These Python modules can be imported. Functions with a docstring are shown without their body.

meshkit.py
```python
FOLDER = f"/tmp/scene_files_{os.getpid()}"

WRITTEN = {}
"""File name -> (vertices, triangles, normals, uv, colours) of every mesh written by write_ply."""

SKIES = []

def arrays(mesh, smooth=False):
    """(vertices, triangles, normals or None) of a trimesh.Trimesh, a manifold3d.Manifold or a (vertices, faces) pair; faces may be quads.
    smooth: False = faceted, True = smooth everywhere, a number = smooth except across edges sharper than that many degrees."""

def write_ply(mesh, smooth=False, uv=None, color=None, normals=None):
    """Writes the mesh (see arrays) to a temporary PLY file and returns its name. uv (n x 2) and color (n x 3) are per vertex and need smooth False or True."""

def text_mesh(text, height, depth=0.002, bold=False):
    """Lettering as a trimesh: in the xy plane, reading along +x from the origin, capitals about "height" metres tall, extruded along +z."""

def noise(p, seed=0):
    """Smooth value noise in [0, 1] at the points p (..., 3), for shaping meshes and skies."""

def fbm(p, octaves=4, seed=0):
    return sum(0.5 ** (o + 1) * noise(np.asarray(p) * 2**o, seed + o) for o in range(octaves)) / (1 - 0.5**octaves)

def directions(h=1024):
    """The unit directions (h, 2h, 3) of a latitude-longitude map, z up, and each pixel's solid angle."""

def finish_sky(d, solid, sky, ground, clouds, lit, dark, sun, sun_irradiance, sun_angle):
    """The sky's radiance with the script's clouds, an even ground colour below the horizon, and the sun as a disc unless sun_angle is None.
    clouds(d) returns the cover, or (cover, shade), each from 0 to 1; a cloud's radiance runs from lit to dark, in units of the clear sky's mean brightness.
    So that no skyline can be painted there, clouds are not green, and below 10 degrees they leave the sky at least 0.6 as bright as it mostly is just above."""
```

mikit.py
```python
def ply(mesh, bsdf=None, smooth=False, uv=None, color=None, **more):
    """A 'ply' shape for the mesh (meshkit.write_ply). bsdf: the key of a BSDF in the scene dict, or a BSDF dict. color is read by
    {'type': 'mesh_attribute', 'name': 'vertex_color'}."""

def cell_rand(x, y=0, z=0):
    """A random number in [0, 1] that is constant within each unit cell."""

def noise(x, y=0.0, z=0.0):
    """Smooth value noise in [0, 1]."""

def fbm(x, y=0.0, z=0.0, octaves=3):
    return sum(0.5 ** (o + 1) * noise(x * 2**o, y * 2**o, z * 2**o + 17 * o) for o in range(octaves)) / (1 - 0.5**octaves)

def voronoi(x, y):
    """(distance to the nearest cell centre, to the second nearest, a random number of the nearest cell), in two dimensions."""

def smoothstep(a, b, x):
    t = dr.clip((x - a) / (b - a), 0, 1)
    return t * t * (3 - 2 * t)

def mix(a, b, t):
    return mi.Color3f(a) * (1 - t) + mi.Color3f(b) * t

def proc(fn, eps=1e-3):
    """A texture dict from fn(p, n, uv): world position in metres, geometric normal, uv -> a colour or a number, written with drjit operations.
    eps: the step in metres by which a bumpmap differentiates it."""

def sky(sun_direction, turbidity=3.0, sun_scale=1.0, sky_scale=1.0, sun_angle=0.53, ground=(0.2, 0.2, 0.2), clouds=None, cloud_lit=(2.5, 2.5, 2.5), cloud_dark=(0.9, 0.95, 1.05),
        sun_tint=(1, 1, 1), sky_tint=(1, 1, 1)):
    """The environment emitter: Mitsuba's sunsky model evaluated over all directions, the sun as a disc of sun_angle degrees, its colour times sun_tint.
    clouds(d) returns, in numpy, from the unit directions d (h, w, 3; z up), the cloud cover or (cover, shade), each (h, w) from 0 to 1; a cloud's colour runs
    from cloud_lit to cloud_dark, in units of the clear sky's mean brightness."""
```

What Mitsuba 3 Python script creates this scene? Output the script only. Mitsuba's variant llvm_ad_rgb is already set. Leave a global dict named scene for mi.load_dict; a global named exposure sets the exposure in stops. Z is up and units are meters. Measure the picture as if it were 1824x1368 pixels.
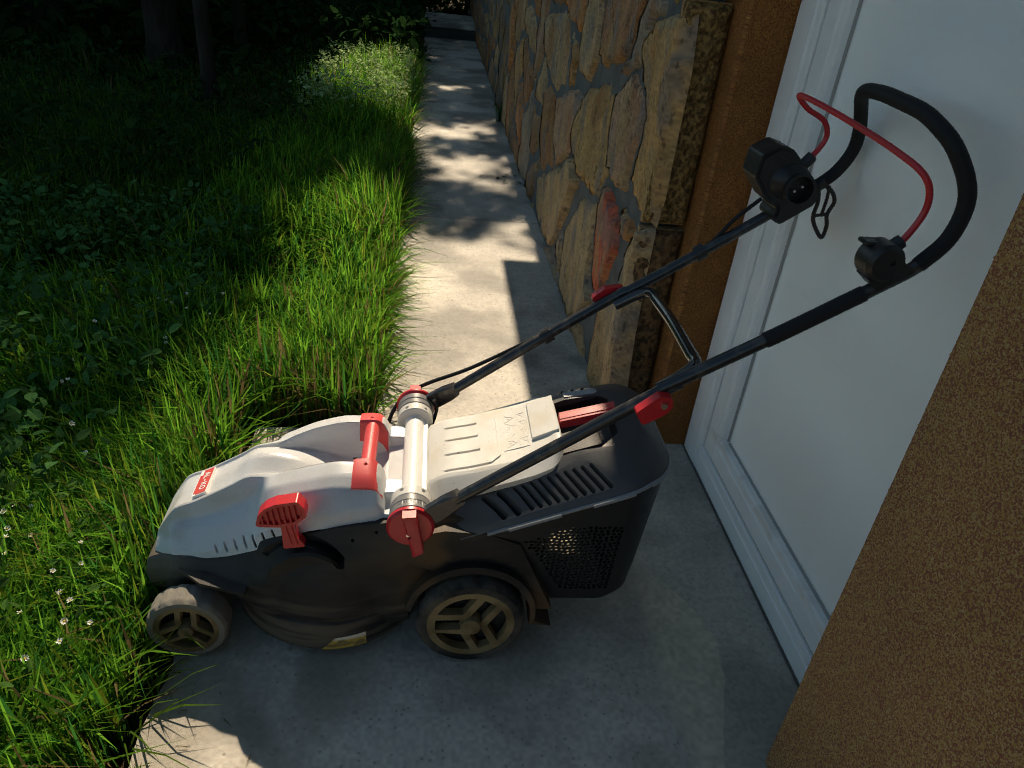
import math, numpy as np, trimesh, shapely, drjit as dr, mitsuba as mi, mikit, meshkit, manifold3d as m3
from scipy.spatial import Delaunay, cKDTree
from scipy.interpolate import PchipInterpolator
from shapely import Polygon, Point
from mikit import noise, fbm, voronoi, cell_rand, smoothstep, mix

T = mi.ScalarTransform4f
scene, labels = {}, {}

# ------------------------------------------------------------------ camera, light, exposure
CAM = np.array([0.0, 0.0, 1.1])
FWD = np.array([0.12297603, 0.85130593, -0.51005402])
UP = np.array([-0.0394024, 0.51773825, 0.85463124])
scene['camera'] = {'type': 'perspective', 'fov': 69.2, 'fov_axis': 'x', 'near_clip': 0.02, 'far_clip': 400.0,
                   'to_world': T().look_at(origin=CAM.tolist(), target=(CAM + FWD).tolist(), up=UP.tolist())}
ELEV = math.radians(47)
SUN = np.array([0.012, math.cos(ELEV), math.sin(ELEV)])
scene['sky'] = mikit.sky(SUN.tolist(), turbidity=3, sky_scale=0.88, sky_tint=(1.0, 0.975, 0.79), sun_tint=(1.0, 1.0, 0.98))
exposure = 2.12

# ------------------------------------------------------------------ helpers
def free(key):
    if key not in scene and not any(k.startswith(key + '__') for k in scene):
        return key
    i = 1
    while f'{key}_{i:03d}' in scene or any(k.startswith(f'{key}_{i:03d}__') for k in scene):
        i += 1
    return f'{key}_{i:03d}'

def thing(name, label=None, cat=None, group=None, kind=None):
    key = free(name)
    tag(key, label, cat, group, kind)
    return key

def tag(key, label=None, cat=None, group=None, kind=None):
    d = {}
    for k, v in (('label', label), ('category', cat), ('group', group), ('kind', kind)):
        if v:
            d[k] = v
    if d:
        labels[key] = d

def obj(name, mesh, mat, parent=None, smooth=35, uv=None, color=None):
    key = free(f'{parent}__{name}' if parent else name)
    scene[key] = mikit.ply(mesh, mat, smooth=smooth, uv=uv, color=color)
    return key

def tri(mani):
    m = mani.to_mesh()
    return trimesh.Trimesh(m.vert_properties[:, :3], m.tri_verts, process=False)

def mani(t):
    t = trimesh.Trimesh(t.vertices, t.faces, process=True)
    return m3.Manifold(m3.Mesh(np.asarray(t.vertices, np.float32), np.asarray(t.faces, np.uint32)))

def hull(pts):
    return m3.Manifold.hull_points(np.asarray(pts, float))

def box(lo, hi):
    lo, hi = np.minimum(lo, hi), np.maximum(lo, hi)
    return m3.Manifold.cube(tuple(hi - lo)).translate(tuple(lo))

def cbox(lo, hi, c=0.003):
    lo, hi = np.minimum(lo, hi), np.maximum(lo, hi)
    pts = []
    for ix in (0, 1):
        for iy in (0, 1):
            for iz in (0, 1):
                p = np.array([(lo, hi)[i][k] for k, i in enumerate((ix, iy, iz))], float)
                s = np.array([1 - 2 * ix, 1 - 2 * iy, 1 - 2 * iz], float) * c
                for k in range(3):
                    q = p + s
                    q[k] = p[k]
                    pts.append(q)
    return hull(pts)

def cat(ms):
    return trimesh.util.concatenate([tri(m) if hasattr(m, 'to_mesh') else m for m in ms])

def cyl_y(x, z, r, y0, y1, n=40, r1=None, c=0.0):
    a = np.arange(n) * 2 * math.pi / n
    r1 = r if r1 is None else r1
    rings = [(y0, r - c), (y0 + c, r), (y1 - c, r1), (y1, r1 - c)] if c else [(y0, r), (y1, r1)]
    return hull(np.vstack([np.stack([x + rr * np.cos(a), np.full(n, yy), z + rr * np.sin(a)], 1) for yy, rr in rings]))

def spline(pts, n=8):
    p = np.asarray(pts, float)
    q = np.vstack([2 * p[0] - p[1], p, 2 * p[-1] - p[-2]])
    out = []
    for i in range(1, len(q) - 2):
        t = np.linspace(0, 1, n, endpoint=False)[:, None]
        a, b, c, d = q[i - 1], q[i], q[i + 1], q[i + 2]
        out.append(0.5 * (2 * b + (c - a) * t + (2 * a - 5 * b + 4 * c - d) * t**2 + (3 * b - a - 3 * c + d) * t**3))
    return np.vstack(out + [p[-1:]])

def sweep(path, r, n=14, flat=None):
    """closed tube along the path; r a number or one per point"""
    p = np.asarray(path, float)
    r = np.broadcast_to(np.asarray(r, float), (len(p),))
    t = np.gradient(p, axis=0)
    t /= np.linalg.norm(t, axis=1, keepdims=True)
    u = np.cross(t[0], [0, 0, 1] if abs(t[0][2]) < 0.9 else [1, 0, 0])
    u /= np.linalg.norm(u)
    a = np.arange(n) * 2 * math.pi / n
    vs = []
    for i in range(len(p)):
        u = u - t[i] * (u @ t[i])
        u /= np.linalg.norm(u)
        w = np.cross(t[i], u)
        vs.append(p[i] + r[i] * (np.cos(a)[:, None] * u + np.sin(a)[:, None] * w))
    v = np.vstack(vs + [p[:1], p[-1:]])
    i, k = np.meshgrid(np.arange(len(p) - 1), np.arange(n), indexing='ij')
    A, B = (i * n + k).ravel(), (i * n + (k + 1) % n).ravel()
    f = np.vstack([np.stack([A, B, B + n], 1), np.stack([A, B + n, A + n], 1)])
    k = np.arange(n)
    e = (len(p) - 1) * n
    f = np.vstack([f, np.stack([k * 0 + len(v) - 2, (k + 1) % n, k], 1), np.stack([k * 0 + len(v) - 1, e + k, e + (k + 1) % n], 1)])
    m = trimesh.Trimesh(v, f, process=False)
    if m.volume < 0:
        m.invert()
    return m

def ring_loft(rings):
    """closed solid through rings of equal length (each n x 3)"""
    n = len(rings[0])
    v = np.vstack([np.asarray(r, float) for r in rings] + [np.mean(rings[0], 0)[None], np.mean(rings[-1], 0)[None]])
    k = np.arange(n)
    f = []
    for i in range(len(rings) - 1):
        a, b = i * n + k, i * n + (k + 1) % n
        f += [np.stack([a, b, b + n], 1), np.stack([a, b + n, a + n], 1)]
    e = (len(rings) - 1) * n
    f += [np.stack([k * 0 + len(v) - 2, (k + 1) % n, k], 1), np.stack([k * 0 + len(v) - 1, e + k, e + (k + 1) % n], 1)]
    m = trimesh.Trimesh(v, np.vstack(f), process=False)
    if m.volume < 0:
        m.invert()
    return m

YC = 1.06   # the mower's middle plane

def half_loft(stations, per=5, across=3):
    """stations: (x, [(d, z) ... from the bottom edge to the middle]); mirrored about YC and closed below"""
    xs = np.array([s[0] for s in stations])
    pts = np.array([s[1] for s in stations], float)
    fx = np.unique(np.concatenate([np.linspace(xs[i], xs[i + 1], per + 1) for i in range(len(xs) - 1)]))
    pts = PchipInterpolator(xs, pts, axis=0)(fx)
    rings = []
    for x, h in zip(fx, pts):
        s = np.linspace(0, len(h) - 1, (len(h) - 1) * across + 1)
        d, z = np.interp(s, np.arange(len(h)), h[:, 0]), np.interp(s, np.arange(len(h)), h[:, 1])
        near = np.stack([np.full_like(d, x), YC - d, z], 1)
        far = np.stack([np.full_like(d, x), YC + d, z], 1)[::-1][1:]
        rings.append(np.vstack([near, far]))
    return ring_loft(rings)

def poly_y(pts, y0, y1, c=0.0):
    """outline in (x, z) extruded along y, its two rims chamfered by c"""
    g = Polygon(pts) if not hasattr(pts, 'geom_type') else pts
    m = trimesh.creation.extrude_polygon(g, y1 - y0, engine='earcut')
    v = m.vertices.copy()
    m.vertices = np.stack([v[:, 0], y1 - v[:, 2], v[:, 1]], 1)
    if m.volume < 0:
        m.invert()
    return m

def round_poly(pts, r, k=6):
    return Polygon(pts).buffer(-r).buffer(2 * r, quad_segs=k).buffer(-r, quad_segs=k)

# ------------------------------------------------------------------ materials
def mat(key, color, rough=0.5, bump=None, scale=1.0, spec=0.5, two=True, **more):
    c = {'type': 'rgb', 'value': list(color)} if isinstance(color, (tuple, list)) else mikit.proc(color)
    rr = rough if isinstance(rough, (int, float)) else mikit.proc(rough)
    b = {'type': 'principled', 'base_color': c, 'roughness': rr, 'specular': spec, **more}
    if bump:
        b = {'type': 'bumpmap', 'arbitrary': mikit.proc(bump[0], bump[1]), 'scale': scale, 'bsdf': b}
    scene[key] = {'type': 'twosided', 'bsdf': b} if two else b

def concrete_colour(p, n, uv):
    a = fbm(p.x * 5, p.y * 5, 3.0, 4)
    c = mix((0.25, 0.23, 0.195), (0.50, 0.46, 0.39), smoothstep(0.30, 0.62, a))
    c = c * (0.82 + 0.36 * smoothstep(0.35, 0.65, fbm(p.x * 2.2 + 4, p.y * 1.6, 7.0, 3)))
    c = c * (0.86 + 0.28 * noise(p.x * 160, p.y * 160))
    streak = fbm(p.x * 18 + 4 * noise(p.x * 3, p.y * 3), p.y * 70, 1.0, 3)
    c = c * (0.9 + 0.2 * streak)
    d1, d2, rnd = voronoi(p.x * 70, p.y * 70)
    pit = (1 - smoothstep(0.10, 0.24, d1)) * dr.select(rnd > 0.82, 1.0, 0.0)
    e1, e2, rn2 = voronoi(p.x * 16 + 7, p.y * 16)
    pit2 = (1 - smoothstep(0.05, 0.1, e1)) * dr.select(rn2 > 0.86, 1.0, 0.0)
    c = mix(c, (0.12, 0.11, 0.10), dr.maximum(pit * 0.6, pit2 * 0.5))
    # dirt along the grass edge
    edge = -0.115 + 0.05 * (noise(p.y * 9, 2.0) - 0.5)
    dirt = (1 - smoothstep(0.0, 0.1, p.x - edge)) * smoothstep(0.35, 0.6, fbm(p.x * 14, p.y * 10, 5.0))
    return mix(c, (0.2, 0.165, 0.11), dirt * 0.6)

def pad_colour(p, n, uv):
    c = mix(concrete_colour(p, n, uv), mi.Color3f(0.36, 0.335, 0.29) * (0.86 + 0.28 * noise(p.x * 160, p.y * 160)), 0.4)
    grime = smoothstep(0.45, 0.75, fbm(p.x * 4 + 3, p.y * 4, 9.0, 4)) * (1 - smoothstep(-0.25, 0.1, p.x))
    c = mix(c, (0.17, 0.16, 0.14), grime * 0.75)
    # tan mortar patch by the door; soft left edge paints where mower shade ends
    wob = 0.035 * (fbm(p.y * 14, p.x * 8, 2.0, 4) - 0.5)
    left = 0.425 + 0.02 * noise(p.y * 6)
    right = 0.52 + 0.05 * smoothstep(0.65, 0.9, p.y) - 0.06 * smoothstep(0.9, 1.12, p.y) + wob
    band = smoothstep(left, left + 0.04, p.x) * (1 - smoothstep(right, right + 0.004, p.x)) * (1 - smoothstep(1.0, 1.12, p.y))
    c = mix(c, mi.Color3f(0.50, 0.445, 0.33) * (0.8 + 0.4 * noise(p.x * 120, p.y * 120)), band * 0.7)
    return c

def concrete_bump(p, n, uv):
    d1, d2, rnd = voronoi(p.x * 70, p.y * 70)
    pit = (1 - smoothstep(0.10, 0.24, d1)) * dr.select(rnd > 0.82, 1.0, 0.0)
    return 0.0012 * fbm(p.x * 90, p.y * 130, p.z * 90, 3) + 0.004 * fbm(p.x * 9, p.y * 9, 0.0, 3) - 0.0012 * pit
mat('m_riser_shade', lambda p, n, uv: mix((0.02, 0.02, 0.018), (0.055, 0.05, 0.04), fbm(p.x * 9, p.z * 20, p.y * 9, 4)), 0.7)  # near-black concrete, the riser's deep shade put into the colour
mat('m_concrete', concrete_colour, 0.6, (concrete_bump, 1e-3), 0.8, 0.4)
mat('m_pad', pad_colour, 0.7, (concrete_bump, 1e-3), 0.8, 0.3)

def plaster_pick(p, n):
    u, v = (p.x + p.y) * 540, p.z * 540
    return voronoi(u + 0.6 * noise(p.z * 90), v)

def plaster_near(p, n, uv):
    a, b, r = plaster_pick(p, n)
    c = dr.select(r < 0.42, mi.Color3f(0.36, 0.20, 0.058), dr.select(r < 0.80, mi.Color3f(0.24, 0.085, 0.045), mi.Color3f(0.45, 0.28, 0.12)))
    return c * (0.8 + 0.4 * fbm(p.y * 7, p.z * 5, p.x * 7, 4)) * (1 - 0.25 * smoothstep(0.35, 0.75, a))

def plaster_far(p, n, uv):
    a, b, r = plaster_pick(p, n)
    c = dr.select(r < 0.45, mi.Color3f(0.32, 0.125, 0.028), dr.select(r < 0.75, mi.Color3f(0.20, 0.07, 0.018), dr.select(r < 0.92, mi.Color3f(0.42, 0.20, 0.05), mi.Color3f(0.13, 0.055, 0.02))))
    return c * (0.8 + 0.4 * fbm(p.y * 20 + p.x * 20, p.z * 20)) * (1 - 0.4 * smoothstep(0.35, 0.75, a))

def plaster_bump(p, n, uv):
    a, b, r = plaster_pick(p, n)
    return 0.0011 * (1 - smoothstep(0.1, 0.7, a)) + 0.0006 * r
mat('m_plaster_near', plaster_near, 0.55, (plaster_bump, 3e-4), 1.0, 0.35)
mat('m_plaster_far', plaster_far, 0.6, (plaster_bump, 3e-4), 1.0, 0.3)

TONES = [(.10, .06, .032), (.25, .145, .055), (.235, .15, .075), (.18, .088, .038), (.25, .105, .035), (.17, .125, .085), (.23, .135, .078), (.29, .06, .026)]
def stone_colour(p, n, uv):
    t = uv.x * 10
    c = mi.Color3f(*TONES[0])
    for i in range(1, 8):
        c = dr.select(t > i - 0.5, mi.Color3f(*TONES[i]), c)
    s = uv.y * 37
    g = fbm(p.y * 26 + s, p.z * 6 + 2 * noise(p.y * 7, p.z * 7), s, 4)
    b = fbm(p.y * 9 + s, p.z * 7, p.x * 9 + s, 4)
    c = c * (0.85 + 1.25 * g)
    c = mix(c, (0.22, 0.085, 0.03), smoothstep(0.52, 0.75, b) * 0.55)
    c = mix(c, (0.13, 0.125, 0.12), smoothstep(0.52, 0.70, fbm(p.y * 17 + 9, p.z * 7 + s, 4.0, 4)) * 0.6)
    c = mix(c, (0.30, 0.20, 0.085), smoothstep(0.55, 0.72, fbm(p.y * 12 + 3, p.z * 6 + s, 8.0, 4)) * 0.5)
    pit_ = smoothstep(0.62, 0.75, fbm(p.y * 70 + s, p.z * 45, p.x * 70, 3))
    return c * (0.72 + 0.56 * noise(p.y * 200 + p.x * 200, p.z * 170)) * (1 - 0.5 * pit_)

def stone_bump(p, n, uv):
    return 0.008 * fbm(p.y * 22, p.z * 9, p.x * 22, 4) + 0.0016 * fbm(p.y * 150, p.z * 90, p.x * 150, 2)
mat('m_stone', stone_colour, 0.75, (stone_bump, 1e-3), 0.9, 0.3)

def chisel_colour(p, n, uv):
    b = fbm(p.x * 150, p.z * 130, p.y * 150, 3)
    return mix((0.085, 0.048, 0.017), (0.29, 0.175, 0.06), smoothstep(0.3, 0.7, b)) * (0.8 + 0.4 * noise(p.x * 300, p.z * 300))
def chisel_bump(p, n, uv):
    return 0.009 * fbm(p.x * 110, p.z * 120, p.y * 110, 3)
mat('m_chisel', chisel_colour, 0.8, (chisel_bump, 1e-3), 0.5, 0.2)
def chisel_dark(p, n, uv):
    b = fbm(p.x * 110, p.z * 90, p.y * 110, 3)
    return mix((0.06, 0.034, 0.016), (0.19, 0.105, 0.045), smoothstep(0.3, 0.7, b)) * (0.8 + 0.4 * noise(p.x * 300, p.z * 300))
mat('m_chisel_dark', chisel_dark, 0.8, (chisel_bump, 1e-3), 0.4, 0.2)

def mortar_colour(p, n, uv):
    return mix((0.06, 0.058, 0.054), (0.15, 0.145, 0.135), fbm(p.y * 25, p.z * 25, p.x * 25, 4))
def mortar_bump(p, n, uv):
    return 0.006 * fbm(p.y * 40, p.z * 40, p.x * 40, 4)
mat('m_mortar', mortar_colour, 0.9, (mortar_bump, 1e-3), 1.0, 0.2)

def door_colour(p, n, uv):
    return mi.Color3f(0.82, 0.84, 0.82) * (0.95 + 0.07 * fbm(p.y * 4, p.z * 4, 1.0))
def frame_colour(p, n, uv):
    low = smoothstep(0.11, 0.13, p.z) * (1 - smoothstep(0.135, 0.15, p.z)) * smoothstep(0.4, 0.7, fbm(p.y * 22, p.z * 30, 3.0, 4))
    return mix(mi.Color3f(0.78, 0.79, 0.78) * (0.93 + 0.1 * fbm(p.y * 9, p.z * 9, 2.0)), (0.42, 0.33, 0.22), low * 0.3)
mat('m_door', door_colour, 0.45, spec=0.35)
mat('m_frame', frame_colour, 0.3, spec=0.5)
mat('m_seal', (0.30, 0.30, 0.29), 0.6)

def hood_colour(p, n, uv):
    d = smoothstep(0.5, 0.8, fbm(p.x * 20, p.y * 20, p.z * 20, 4))
    c = mix((0.50, 0.51, 0.515), (0.44, 0.43, 0.395), d * 0.5)
    dust = smoothstep(0.55, 0.7, fbm(p.x * 9 + 5, p.y * 9, p.z * 14, 3)) * (1 - smoothstep(0.2, 0.27, p.z))
    return mix(c, (0.36, 0.32, 0.25), dust * 0.6) * (0.96 + 0.08 * noise(p.x * 500, p.y * 500, p.z * 500))
def hood_bump(p, n, uv):
    return 0.00025 * noise(p.x * 900, p.y * 900, p.z * 900)
mat('m_hood', hood_colour, 0.29, (hood_bump, 3e-4), 1.0, 0.45)
def flap_colour(p, n, uv):
    st = smoothstep(0.45, 0.75, fbm(p.x * 14 + 3, p.y * 14, p.z * 14, 4))
    c = mix((0.56, 0.55, 0.51), (0.50, 0.455, 0.36), st * 0.7)
    d1, d2, r = voronoi(p.x * 130, p.y * 130)
    return mix(c, (0.14, 0.1, 0.06), (1 - smoothstep(0.05, 0.12, d1)) * dr.select(r > 0.9, 0.7, 0.0))
mat('m_flap', flap_colour, 0.45, (hood_bump, 3e-4), 1.0, 0.4)
def red_colour(p, n, uv):
    return mix((0.50, 0.012, 0.020), (0.38, 0.020, 0.024), fbm(p.x * 40, p.y * 40, p.z * 40)) * (0.95 + 0.1 * noise(p.x * 300, p.y * 300, p.z * 300))
mat('m_red', red_colour, 0.33, spec=0.5)
mat('m_red_faded', (0.56, 0.062, 0.062), 0.4, (hood_bump, 3e-4), 1.0, 0.45)
mat('m_red_dark', (0.40, 0.012, 0.014), 0.4)
mat('m_badge_white', (0.75, 0.73, 0.70), 0.5)
mat('m_badge_red', (0.52, 0.06, 0.045), 0.45)
def deck_colour(p, n, uv):
    a = fbm(p.x * 8 + 3, p.y * 8, p.z * 16, 4)
    c = mix((0.008, 0.008, 0.0085), (0.032, 0.027, 0.021), smoothstep(0.35, 0.75, a))
    low = 1 - smoothstep(0.03, 0.2, p.z)
    mud = smoothstep(0.4, 0.7, fbm(p.x * 6, p.y * 6, p.z * 40, 4)) * low
    front = (1 - smoothstep(-0.43, -0.33, p.x)) * 0.7
    c = mix(c, (0.15, 0.125, 0.095), dr.maximum(mud * 0.7, front))
    rust = smoothstep(0.5, 0.7, fbm(p.x * 11 + 8, p.y * 11, p.z * 9 + 2, 3)) * smoothstep(-0.1, 0.05, p.x)
    return mix(c, (0.10, 0.055, 0.022), rust * 0.7)
def deck_bump(p, n, uv):
    return 0.0015 * fbm(p.x * 60, p.y * 60, p.z * 120, 3)
mat('m_deck', deck_colour, 0.6, (deck_bump, 1e-3), 0.8, 0.35)
def black_colour(p, n, uv):
    return mix((0.010, 0.010, 0.011), (0.022, 0.021, 0.020), smoothstep(0.4, 0.8, fbm(p.x * 25, p.y * 25, p.z * 25, 3)))
mat('m_black', black_colour, 0.42, spec=0.45)
def lid_colour(p, n, uv):
    d = smoothstep(0.35, 0.8, fbm(p.x * 10, p.y * 10, p.z * 10, 4))
    return mix((0.04, 0.0415, 0.045), (0.07, 0.067, 0.062), d)
mat('m_lid', lid_colour, 0.42, (hood_bump, 3e-4), 1.5, 0.5)
mat('m_lid_tab', (0.28, 0.285, 0.29), 0.4)
mat('m_basket', (0.009, 0.009, 0.0095), 0.5)
mat('m_rim', (0.19, 0.195, 0.205), 0.38)
def tube_colour(p, n, uv):
    w = smoothstep(0.52, 0.72, fbm(p.x * 60, p.y * 90, p.z * 60, 3))
    return mix((0.012, 0.012, 0.014), (0.045, 0.04, 0.034), w)
mat('m_tube', tube_colour, 0.3, spec=0.5, clearcoat=0.3, clearcoat_gloss=0.85)
mat('m_gloss', (0.012, 0.012, 0.013), 0.16, spec=0.6, clearcoat=0.8, clearcoat_gloss=0.95)
mat('m_grip', (0.012, 0.012, 0.013), 0.7, (lambda p, n, uv: 0.0006 * fbm(p.x * 300, p.y * 300, p.z * 300), 5e-4), 1.0, 0.3)
mat('m_silver', (0.66, 0.65, 0.62), 0.33, spec=0.7)
mat('m_collar', (0.50, 0.49, 0.455), 0.42)
mat('m_ring', (0.155, 0.155, 0.155), 0.38)
def tyre_colour(p, n, uv):
    m = smoothstep(0.35, 0.7, fbm(p.x * 22, p.y * 22, p.z * 22, 4))
    front = 1 - smoothstep(-0.3, -0.2, p.x)
    return mix(mix((0.016, 0.016, 0.016), (0.075, 0.068, 0.055), m), (0.21, 0.195, 0.165), front * 0.8)
mat('m_tyre', tyre_colour, 0.8, (lambda p, n, uv: 0.002 * fbm(p.x * 80, p.y * 80, p.z * 80, 3), 1e-3), 0.8, 0.2)
def wheel_colour(p, n, uv):
    m = fbm(p.x * 25 + 4, p.y * 25, p.z * 25, 4)
    return mix((0.10, 0.07, 0.032), (0.21, 0.155, 0.078), smoothstep(0.3, 0.7, m))
mat('m_wheel', wheel_colour, 0.75, (deck_bump, 1e-3), 0.5, 0.25)
mat('m_steel', (0.62, 0.6, 0.56), 0.3, metallic=1.0)
def sticker_colour(p, n, uv):
    w = smoothstep(0.42, 0.6, fbm(p.x * 60, p.z * 90, 2.0, 4))
    c = mix((0.45, 0.30, 0.05), (0.62, 0.56, 0.44), smoothstep(0.045, 0.052, p.z))
    return mix(c, (0.10, 0.08, 0.05), w * 0.75)
mat('m_sticker', sticker_colour, 0.6)
mat('m_speck_floor', lambda p, n, uv: mix((0.45, 0.42, 0.28), (0.7, 0.66, 0.5), noise(p.x * 300, p.y * 300, p.z * 300)), 0.9)
mat('m_print', (0.02, 0.02, 0.02), 0.7)

def soil_colour(p, n, uv):
    return mix((0.04, 0.028, 0.015), (0.10, 0.075, 0.042), fbm(p.x * 12, p.y * 12, 0.0, 4))
mat('m_soil', soil_colour, 0.95, (lambda p, n, uv: 0.02 * fbm(p.x * 20, p.y * 20, 0.0, 4), 3e-3), 1.0, 0.1)
def bark_colour(p, n, uv):
    return mix((0.012, 0.010, 0.008), (0.042, 0.035, 0.027), fbm(p.x * 40, p.y * 40, p.z * 8, 4))
mat('m_bark', bark_colour, 0.9, (lambda p, n, uv: 0.012 * fbm(p.x * 45, p.y * 45, p.z * 9, 3), 2e-3), 1.0, 0.1)
def leafy(key, tint, trans, rough=0.45):
    scene[key] = {'type': 'principledthin', 'base_color': {'type': 'mesh_attribute', 'name': 'vertex_color'}, 'roughness': rough, 'diff_trans': trans, 'spec_trans': 0.0, 'eta': 1.4}
leafy('m_grass', None, 1.2, 0.24)
leafy('m_leaf', None, 0.8, 0.33)
leafy('m_weed', None, 0.8, 0.2)
scene['m_petal'] = {'type': 'twosided', 'bsdf': {'type': 'principled', 'base_color': {'type': 'mesh_attribute', 'name': 'vertex_color'}, 'roughness': 0.6}}

# ------------------------------------------------------------------ ground, path, pad, step
g = 90.0
obj('ground', (np.array([[-g, -g, -.045], [g, -g, -.045], [g, g, -.045], [-g, g, -.045]]), np.array([[0, 1, 2, 3]])), 'm_soil', smooth=False)
tag('ground', 'dark garden soil under the grass', kind='structure')

rs = np.random.default_rng(5)
def slab(xl, xr, y0, y1, top=0.0, wob=0.012):
    """a cast slab with a slightly broken left edge"""
    ys = np.linspace(y0, y1, max(4, int((y1 - y0) / 0.03)))
    w = wob * (meshkit.fbm(np.stack([ys * 7, ys * 0, ys * 0], 1), 4, 3) - 0.5) * 2
    pts = [(xl + a, y) for a, y in zip(w, ys)] + [(xr, y1), (xr, y0)]
    m = trimesh.creation.extrude_polygon(Polygon(pts), 0.1, engine='earcut')
    m.apply_translation([0, 0, top - 0.1])
    return m
path = thing('path', 'grey concrete path of cast slabs between the grass and the stone wall', kind='structure')
for y0, y1, xl in ((1.584, 3.278, -.112), (3.284, 7.25, -.112), (7.256, 9.998, -.11)):
    obj('slab', slab(xl, .64, y0, y1), 'm_concrete', path, smooth=False)
obj('pad', slab(-.405, .80, -.6, 1.58, 0.0, 0.014), 'm_pad', None, smooth=False)
tag('pad', 'dusty concrete pad in front of the white door, under the lawn mower', kind='structure')
obj('tread', tri(cbox((-.13, 9.985, .115), (.75, 11.35, .165), .008)), 'm_concrete', 'step', smooth=30)
obj('riser', tri(cbox((-.12, 10.004, -.1), (.74, 11.3, .114), .004)), 'm_riser_shade', 'step', smooth=30)  # darker than the tread to paint in its shade
tag('step', 'low concrete step with a riser coloured dark for shade at the far end of the path', kind='structure')

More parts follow.
